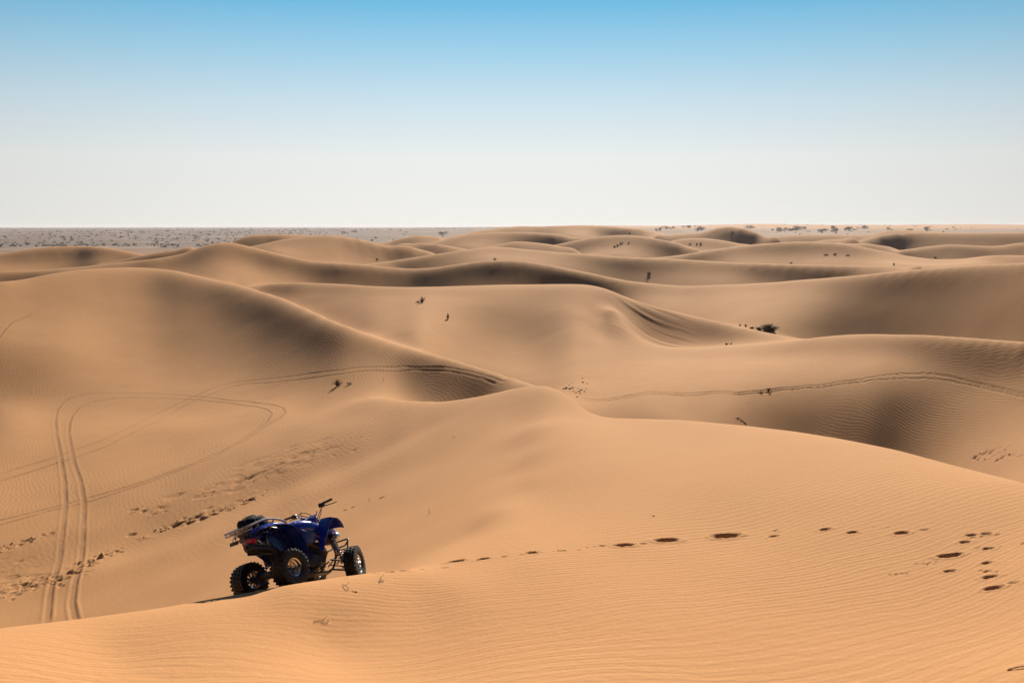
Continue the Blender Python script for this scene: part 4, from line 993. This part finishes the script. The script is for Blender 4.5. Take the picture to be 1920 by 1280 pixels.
# rear rack: bent tube frame with lattice
m = MB()
for s in (-1, 1):
    m.tube([(.24, s * .20, .935), (.12, s * .225, .965), (-.05, s * .235, .982), (-.20, s * .235, .965), (-.42, s * .230, .892), (-.50, s * .21, .868)], .0155, n=4)
    m.tube([(-.30, s * .232, .92), (-.33, s * .22, .84), (-.36, s * .17, .785)], .010); m.tube([(-.02, s * .235, .96), (-.06, s * .20, .86), (-.05, s * .14, .80)], .011)
    m.tube([(-.44, s * .225, .885), (-.50, s * .20, .835), (-.53, s * .14, .815)], .010)
m.tube([(-.50, -.21, .868), (-.515, -.14, .862), (-.515, .14, .862), (-.50, .21, .868)], .0145, n=3)
m.tube([(-.53, -.16, .815), (-.545, 0, .812), (-.53, .16, .815)], .011, n=3)
for x, z in ((-.40, .845), (-.28, .865), (-.16, .885), (-.02, .895)): m.tube([(x, -.225, z + .035), (x, -.18, z), (x, .18, z), (x, .225, z + .035)], .008, n=3)
for y in (-.12, -.04, .04, .12): m.tube([(-.515, y, .86), (-.40, y, .855), (-.02, y, .90)], .007, n=2)
m.tube([(-.20, -.235, .945), (-.05, -.30, .90), (.02, -.34, .885)], .009); m.tube([(-.20, .235, .945), (-.05, .30, .90), (.02, .34, .885)], .009)
m.build("rear_rack", M_RACK, quad)

# the bag strapped on the rack: its own thing
bag = MB(); rb_ = random.Random(4)
rings = []
for k, (x, w, h, zc) in enumerate([(-.38, .05, .03, .94), (-.365, .12, .06, .95), (-.31, .15, .078, .96), (-.24, .16, .088, .975), (-.17, .15, .078, .98), (-.10, .155, .084, .985), (-.04, .14, .072, .98), (.01, .09, .05, .97), (.025, .04, .02, .965)]):
    R_ = ring(x, zc, w, h, 2.5, 20)
    rings.append([(p[0] + .012 * math.sin(k * 1.7 + j), p[1] * (1 + .05 * math.sin(j * 2.1 + k)), p[2] + .012 * math.sin(j * 1.3 + k * 2.3)) for j, p in enumerate(R_)])
bag.loft(rings)
bagroot = empty("duffel_bag", QLOC)
bagroot.rotation_euler = quad.rotation_euler.copy()
tag(bagroot, "small navy cloth bag strapped on the rear rack of the quad bike", "bag")
bb = bag.build("bag_body", M_BAG, bagroot, angle=70)
m = MB(); m.box((-.17, 0, 1.065), (.07, .08, .03), bev=.3); m.box((-.17, 0, 1.07), (.045, .05, .05), bev=.3); m.build("knot", M_BAG, bagroot)
for x in (-.27, -.07):
    m = MB(); m.tube([(x, -.215, .90), (x, -.165, .97), (x, -.10, 1.045), (x, 0, 1.062), (x, .10, 1.045), (x, .165, .97), (x, .215, .90)], .005, seg=6); m.build("strap", M_STRAP, bagroot)
# ------------------------------------------------------------------ plants, twigs and broken crust
def leaf_mat(name, a, b, rough=.7):
    t = NT(name)
    oi = t.n("ShaderNodeNewGeometry").outputs["Random Per Island"]
    return t.out(Base_Color=t.mix(oi, a + (1,), b + (1,)), Roughness=rough, Specular_IOR_Level=.25)
M_STRAW = leaf_mat("dry_grass", (.24, .15, .055), (.10, .065, .025))
M_TWIG = leaf_mat("dark_twigs", (.06, .036, .02), (.11, .07, .036))
M_GREEN = leaf_mat("desert_broom_leaves", (.035, .038, .010), (.085, .075, .022))
M_SCRUB = leaf_mat("far_scrub_leaves", (.030, .034, .020), (.060, .058, .036))
M_CRUST = leaf_mat("damp_crust", (.24, .125, .06), (.17, .09, .045), .95)
M_DUNG = leaf_mat("dark_lumps", (.035, .02, .012), (.08, .045, .025), .9)

def put(px, py, rmin=8.6):
    x, y = at(px, py, rmin); return Vector((x, y, ground(x, y))), math.hypot(x, y)

def tuft(name, px, py, hpx, wpx, n, mat, label, cat, lean=(0, 0), seed=0, rmin=30, group=None, leaves=0, leafmat=None, thick=1.0):
    """blades or twigs fanning from one root; height and width in photograph pixels at that distance"""
    p, r = put(px, py, rmin); R_ = random.Random(seed * 31 + 7)
    H = hpx / F * r * (.8 if hpx > 24 else 1); W = wpx / F * r
    if rmin >= 150: H *= .6; W *= 1.2
    th = max(.0035, .00022 * r) * thick
    m = MB()
    tips = []
    for k in range(n):
        a = R_.uniform(0, 2 * math.pi); q = R_.random() ** .7; h = H * R_.uniform(.35, 1.0) * (1 - (.35 if hpx < 24 else .6) * q)
        dx = math.cos(a) * q * W / 2 + lean[0] * h; dy = math.sin(a) * q * W / 2 + lean[1] * h
        b = Vector((dx * (.10 if rmin < 150 and hpx < 24 else .6), dy * .4, -.03)); c = Vector((dx * .42 + R_.gauss(0, .04) * W, dy * .42, h * .62)); e = Vector((dx + R_.gauss(0, .03) * W, dy, h * R_.uniform(.80, 1.05)))
        m.tube([b, c, e], [th, th * .8, th * .25], seg=3, n=3, smooth=False); tips.append((c, e))
    if not leaves:
        o = m.build(name, mat); o.location = p; tag(o, label, cat, group); return o
    root = empty(name, p); tag(root, label, cat, group)
    m.build("stem", mat, root)
    m = MB()
    for k in range(leaves):
        c, e = R_.choice(tips); t_ = R_.uniform(.05, 1.0); q = (c * t_ * 1.0).lerp(e, t_) + Vector((R_.gauss(0, .06) * W, R_.gauss(0, .06) * W, R_.gauss(0, .05) * H))
        q.z = max(q.z, .02)
        s_ = H * R_.uniform(.03, .065); u = Vector((R_.gauss(0, 1), R_.gauss(0, 1), R_.gauss(.6, 1))).normalized(); v = u.cross(Vector((R_.random(), R_.random(), R_.random()))).normalized()
        m.add([q, q + u * s_ + v * s_ * .35, q + u * s_ * 2, q + u * s_ - v * s_ * .35], [(0, 1, 2, 3)], False)
    m.build("foliage", leafmat, root); return root

tuft("grass_tuft", 633, 723, 17, 22, 60, M_STRAW, "straw-coloured grass tuft below the curving wheel tracks", "grass tuft", seed=1, lean=(-.1, 0))
tuft("grass_tuft", 656, 720, 5, 26, 22, M_TWIG, "flat dark tuft just right of the straw-coloured tuft", "grass tuft", seed=2)
tuft("dry_stalk", 719, 714, 13, 3, 3, M_TWIG, "single thin dry stalk standing on the pale sand below the tracks", "stalk", seed=3, thick=.7)
tuft("shrub", 791, 567, 16, 20, 30, M_TWIG, "dark twiggy shrub on the pale slope, the upper of two", "shrub", seed=4, leaves=60, leafmat=M_GREEN)
tuft("shrub", 784, 567, 5, 12, 14, M_TWIG, "low dark twigs as the shadow at the left foot of the upper twiggy shrub", "shrub", seed=5)  # dark twigs added in place of the upper shrub's cast shadow
tuft("shrub", 840, 599, 15, 10, 22, M_TWIG, "small upright shrub on the pale slope, the lower of two", "shrub", seed=6, leaves=40, leafmat=M_GREEN)
tuft("shrub", 928, 487, 9, 9, 16, M_TWIG, "tiny shrub on the long pale ridge behind the middle dune", "shrub", seed=7, rmin=150, leaves=20, leafmat=M_GREEN)
tuft("broom_bush", 1441, 621, 24.5, 42, 170, M_TWIG, "large dark green bush in the hollow right of the middle dune", "bush", seed=8, leaves=900, leafmat=M_GREEN, lean=(.05, 0))
tuft("broom_bush", 1424, 619, 9, 26, 60, M_TWIG, "low brown brush spreading left from the large dark bush", "bush", seed=9, rmin=60)
tuft("broom_bush", 1410, 616, 5, 14, 30, M_TWIG, "flat dark brush at the left end of the brown brush", "bush", seed=10, rmin=60)
tuft("shrub", 1387, 611, 5, 7, 16, M_TWIG, "small dark clump left of the bush, left one of two", "shrub", seed=11, rmin=60)
tuft("shrub", 1398, 612, 6, 9, 18, M_TWIG, "small dark clump left of the bush, right one of two", "shrub", seed=12, rmin=60)
tuft("grass_tuft", 1441, 733, 8, 13, 40, M_STRAW, "dry straw tuft beside the right-hand wheel tracks, upper of two", "grass tuft", seed=13)
tuft("grass_tuft", 1427, 737, 6, 11, 26, M_STRAW, "small dry tuft beside the right-hand wheel tracks, lower of two", "grass tuft", seed=14)
tuft("dry_stalk", 1485, 730, 9, 9, 5, M_STRAW, "few thin pale stalks right of the two dry tufts", "stalk", seed=15, thick=.6)
tuft("shrub", 1217, 514, 11, 12, 30, M_TWIG, "dark shrub in the shadowed hollow behind the middle dune", "shrub", seed=16, rmin=150, leaves=50, leafmat=M_GREEN)
for k, (x, y, h, w, lb) in enumerate([(1152, 463, 7, 6, "leftmost"), (1158, 461, 9, 7, "second from left"), (1165, 457, 9, 8, "third from left"), (1178, 456, 5, 6, "rightmost")]):
    tuft("shrub", x, y, h, w, 14, M_TWIG, "dark shrub high on the far central dune, %s of four" % lb, "shrub", seed=20 + k, rmin=250, group="shrubs on the far central dune", leaves=16, leafmat=M_GREEN)
for k, (x, y, h, w, lb) in enumerate([(1294, 458, 4, 6, "leftmost"), (1306, 458, 5, 5, "middle"), (1314, 458, 7, 6, "rightmost")]):
    tuft("shrub", x, y, h, w, 12, M_TWIG, "small shrub on the dune right of the far central one, %s of three" % lb, "shrub", seed=30 + k, rmin=250, group="shrubs on the low dune right of centre", leaves=14, leafmat=M_GREEN)
for k, (x, y, h, w, lb) in enumerate([(1549, 478, 5, 14, "leftmost"), (1566, 477, 5, 10, "middle"), (1589, 479, 4, 8, "rightmost")]):
    tuft("shrub", x, y, h, w, 16, M_TWIG, "low brown clump on the broad right-hand dune, %s of three" % lb, "shrub", seed=40 + k, rmin=180, group="clumps on the broad right-hand dune", leaves=10, leafmat=M_GREEN)
tuft("shrub", 1483, 493, 4, 7, 12, M_TWIG, "small dark clump at the foot of the broad right-hand dune", "shrub", seed=50, rmin=150)
tuft("shrub", 1676, 497, 6, 6, 14, M_TWIG, "lone dark clump where two right-hand dunes meet", "shrub", seed=51, rmin=120)
tuft("shrub", 1753, 483, 4, 8, 12, M_TWIG, "low clump in the far right saddle between dunes", "shrub", seed=52, rmin=200)
tuft("shrub", 1181, 438, 5, 7, 12, M_TWIG, "dark clump on top of the farthest long dune", "shrub", seed=53, rmin=400)
tuft("shrub", 1373, 436, 6, 9, 12, M_TWIG, "dark clump high on the peaked far dune", "shrub", seed=54, rmin=380)
tuft("shrub", 707, 486, 5, 7, 12, M_TWIG, "dark clump in the shaded face of the far left-centre dune", "shrub", seed=55, rmin=180)
tuft("shrub", 1362, 646, 5, 9, 14, M_TWIG, "small dark clump in the slip-face hollow, left one of two", "shrub", seed=56, rmin=88)
tuft("shrub", 1371, 645, 4, 7, 12, M_TWIG, "small dark clump in the slip-face hollow, right one of two", "shrub", seed=57, rmin=88)
tuft("dry_stalk", 806, 962, 20, 8, 2, M_STRAW, "one thin curved grass blade on the bare slope right of the quad bike", "stalk", seed=58, rmin=15, thick=.8, lean=(-.25, 0))
# twigs lying about
for nm, P, lb in (("fallen_stick", [(1382, 784), (1390, 788), (1399, 794)], "dark stick lying at the crest edge of the rippled face"),
                  ("dry_twig", [(643, 1097), (648, 1102), (654, 1104), (650, 1108)], "short bent twig on the sand in front of the front wheel"),
                  ("dry_twig", [(712, 1093), (713, 1087), (718, 1092), (720, 1086)], "crooked twig right of the bent twig near the footprints"),
                  ("dry_twig", [(588, 1166), (604, 1165), (613, 1170), (616, 1162)], "thin twig on the rippled sand below the quad bike")):
    pts = []
    for px, py in P:
        x, y = at(px, py, 8.6); pts.append(Vector((x, y, ground(x, y) + .012 + (.02 if py in (788, 1102, 1087) else 0))))
    o_ = pts[0].copy(); r_ = math.hypot(o_.x, o_.y)
    m = MB(); m.tube([q - o_ for q in pts], [max(.004, .0004 * r_), max(.002, .0002 * r_)], seg=5, n=3)
    if nm == "dry_twig": m.tube([pts[1] - o_, pts[1] - o_ + Vector((.05, .02, .05))], [.003, .0015], seg=4, n=1)
    o = m.build(nm, M_TWIG); o.location = o_; tag(o, lb, "stick" if nm == "fallen_stick" else "twig")

def lump(rad, seed, flat=.6):
    R_ = random.Random(seed); bm = bmesh.new(); bmesh.ops.create_icosphere(bm, subdivisions=2, radius=rad)
    for v in bm.verts:
        n = .75 + .5 * R_.random(); v.co = Vector((v.co.x * n, v.co.y * n, v.co.z * n * flat))
    V = [v.co.copy() for v in bm.verts]; Fc = [tuple(v.index for v in f.verts) for f in bm.faces]; bm.free(); return V, Fc
# the patch of dark lumps in the hollow right of the pointed crest
DL = [(1062, 728, 3.2, "large"), (1069, 729, 3.0, "large"), (1074, 727, 2.6, "rounded"), (1057, 729, 2.2, "small"), (1090, 731, 2.2, "flat"), (1093, 717, 2.2, "upper"), (1096, 734, 1.8, ""), (1101, 719, 1.5, ""), (1086, 734, 2.4, ""), (1080, 736, 1.8, ""), (1082, 744, 1.8, ""), (1067, 722, 1.4, ""), (1072, 718, 1.2, ""), (1099, 729, 1.4, ""), (1088, 738, 1.5, ""), (1092, 709, 1.4, ""), (1075, 733, 1.4, ""), (1084, 728, 1.4, "")]
for k, (px, py, sz, nm) in enumerate(DL):
    p, r = put(px, py, 50); rad = sz / F * r
    V, Fc = lump(rad, 100 + k, .55); m = MB(); m.add(V, Fc, False); o = m.build("dark_clod", M_DUNG); o.location = p + Vector((0, 0, rad * .2))
    lbs = {0: "largest dark lump, left in the patch right of the pointed crest", 1: "second largest dark lump, close right of the largest in its patch", 2: "rounded dark lump just right of the two largest in the patch", 3: "leftmost small dark lump of the patch right of the pointed crest",
           5: "dark lump at the top edge of the patch right of the pointed crest", 10: "lowest dark lump of the patch right of the pointed crest", 6: "dark lump at the right end of the patch beside the pointed crest"}
    if k in lbs: tag(o, lbs[k], "clod", "dark lumps in the patch right of the crest")
    else: tag(o, "one of the small dark crumbs strewn between the larger lumps right of the pointed crest", "clod", "small crumbs in the patch right of the crest")

m = MB()
for k, (x, y, s_) in enumerate(CLODS):
    V, Fc = lump(s_ * .5, k, .65); z = ground(x, y) - ZC * 0 + s_ * .08
    m.add([v + Vector((x, y, z)) for v in V], Fc, False)
o = m.build("sand_clods", M_CRUST); tag(o, "broken lumps of sand crust along the lines on the left slope", "crust lumps", kind="stuff")

# shrubs and small trees of the plain: three shapes, each placed many times as its own object
def clump_mesh(seed, n=90, flat=.62, trunk=False):
    R_ = random.Random(seed); m = MB()
    cs = [(R_.gauss(0, .26), R_.gauss(0, .26), R_.uniform(.2, .55) * flat * 1.6, R_.uniform(.16, .30)) for _ in range(8)]
    for k in range(n):
        cx, cy, cz, cr = R_.choice(cs); d = Vector((R_.gauss(0, 1), R_.gauss(0, 1), R_.gauss(0, .8))).normalized() * cr * R_.uniform(.5, 1.1)
        q = Vector((cx, cy, cz)) + d; q.z = max(q.z, .02); s_ = R_.uniform(.05, .11)
        u = Vector((R_.gauss(0, 1), R_.gauss(0, 1), R_.gauss(0, 1))).normalized(); v = u.cross(Vector((R_.random(), R_.random(), R_.random() + .1))).normalized()
        m.add([q - u * s_, q + v * s_ * .7, q + u * s_, q - v * s_ * .7], [(0, 1, 2, 3)], False)
    for k in range(4): m.tube([(0, 0, -.1), (R_.gauss(0, .06), R_.gauss(0, .06), .18), (R_.gauss(0, .2), R_.gauss(0, .2), .42 * flat * 1.6)], [.03, .012], seg=4, n=1)
    me = bpy.data.meshes.new("scrub"); me.from_pydata(m.v, [], m.f); me.update(); me.materials.append(M_SCRUB); return me
SH = [clump_mesh(k, 110, f) for k, f in enumerate((.45, .62, .8, 1.0, .55))]
R_ = random.Random(11)
def far_shrub(name, px, py, wm, label, group, rmin):
    x, y = at(px, py, rmin); r = math.hypot(x, y)
    if r < rmin + 5 or r > 6500: return
    o = bpy.data.objects.new(name, R_.choice(SH)); COL.objects.link(o)
    o.location = (x, y, ground(x, y)); o.scale = (wm * R_.uniform(.85, 1.2), wm * R_.uniform(.85, 1.2), wm * R_.uniform(.7, 1.0)); o.rotation_euler = (0, 0, R_.uniform(0, 6.3))
    tag(o, label, "tree" if name == "desert_tree" else "shrub", group)
for k in range(170):
    px = R_.uniform(-40, 860); py = 431 + 36 * R_.random() ** 1.7
    zx = "at the left edge" if px < 150 else "above the rounded dark left dune" if px < 300 else "left of the first long far dune" if px < 470 else "behind the left-centre dunes" if px < 700 else "near the middle of the horizon"
    zy = "farthest faint row" if py < 436 else "middle row" if py < 446 else "nearest row"
    far_shrub("desert_shrub", px, py, R_.uniform(1.6, 4.8), "dark shrub, %s of the far plain, %s" % (zy, zx), "far plain shrubs %s, %s" % (zx, zy), 640)
NAMES = ["lone pair of bushy trees seen above the central far ridge", "small bushy tree just right of the pair above the central ridge", "dark bushy tree in the group just left of the peaked far dune", "dark tree in the low group touching the left foot of the peaked dune",
         "pale distant tree in the row left of the peaked dune", "tree in the dense row directly left of the peaked dune", "small tree showing behind the right shoulder of the peaked dune", "tree in the loose row right of the peaked dune", "tree in the longest dark clump on the right horizon",
         "tree at the hazy back of the longest dark clump", "tree in the second clump right of the longest one", "tree in the middle clump of the right horizon", "tree in the tall clump before the pale far hill", "distant tree at the foot of the pale far hill",
         "tree right of the pale far hill", "tree in the sparse group far along the right horizon", "tree in the last small group on the right horizon", "dark tree on the plain behind the low left-centre dunes", "scattered tree on the plain above the left-centre dunes"]
for (cx, cy, n, sp), lb in zip(((975, 439, 3, 4), (990, 441, 1, 3), (1238, 431, 6, 7), (1256, 429, 5, 7), (1290, 427, 6, 9), (1310, 432, 8, 10), (1405, 428, 5, 9), (1455, 434, 5, 9), (1485, 432, 12, 14), (1500, 429, 6, 10), (1540, 434, 8, 10), (1570, 434, 6, 9), (1595, 431, 9, 9), (1620, 430, 4, 8), (1665, 432, 3, 8), (1710, 433, 3, 8), (1737, 432, 4, 7), (830, 440, 4, 5), (650, 437, 4, 20)), NAMES):
    for k in range(n):
        far_shrub("desert_tree", cx + R_.gauss(0, sp * .6), cy + R_.gauss(0, 1.0), R_.uniform(4.5, 9.0), lb, "bushy trees beyond the dunes", 600)
m = MB(); RS = random.Random(3)
for k in range(2600):
    r = math.exp(RS.uniform(math.log(850), math.log(7000))); u = RS.uniform(-.56, .56 if RS.random() < .35 else .1)
    x, y = r * math.sin(u), r * math.cos(u)
    if fbm(np.array(x / 700.), np.array(y / 1800.), 2) < -.12: continue
    z = ground(x, y); w = RS.uniform(.8, 2.2) * (1 + r / 3500)
    for j in range(5):
        q = Vector((x + RS.gauss(0, w * .4), y + RS.gauss(0, w * .4), z + RS.uniform(.1, .5) * w)); a = RS.uniform(0, 3.14); s_ = w * RS.uniform(.25, .5)
        m.add([q + Vector((-s_ * math.cos(a), -s_ * math.sin(a), -s_ * .3)), q + Vector((0, 0, -s_ * .5)), q + Vector((s_ * math.cos(a), s_ * math.sin(a), 0)), q + Vector((0, .1, s_ * .6))], [(0, 1, 2, 3)], False)
me_ = bpy.data.meshes.new("far_scrub"); me_.from_pydata(m.v, [], m.f); me_.update()
o = link_mesh("far_scrub", me_, M_SCRUB); tag(o, "sparse low scrub speckling the distant plain", "scrub", kind="stuff")
# ------------------------------------------------------------------ haze
zl = float(co[:, 2].min()) - 1.0; zh = max(float(co[:, 2].max()), ZC) + 6
m = MB(); W_ = 12150
V = [(x, y, z) for z in (zl, zh) for x, y in ((-W_, -W_), (W_, -W_), (W_, W_), (-W_, W_))]
me_ = bpy.data.meshes.new("haze"); me_.from_pydata(V, [], [(3, 2, 1, 0), (4, 5, 6, 7), (0, 1, 5, 4), (1, 2, 6, 5), (2, 3, 7, 6), (3, 0, 4, 7)]); me_.update()
hm = bpy.data.materials.new("haze"); hm.use_nodes = True; hm.node_tree.nodes.clear()
ho = hm.node_tree.nodes.new("ShaderNodeOutputMaterial"); hv = hm.node_tree.nodes.new("ShaderNodeVolumePrincipled")
hv.inputs["Color"].default_value = (.80, .82, .92, 1); hv.inputs["Density"].default_value = 0.85e-4; hv.inputs["Anisotropy"].default_value = .2
hm.node_tree.links.new(hv.outputs[0], ho.inputs["Volume"])
o = link_mesh("haze", me_, hm); tag(o, "thin pale desert haze", "haze", kind="stuff")
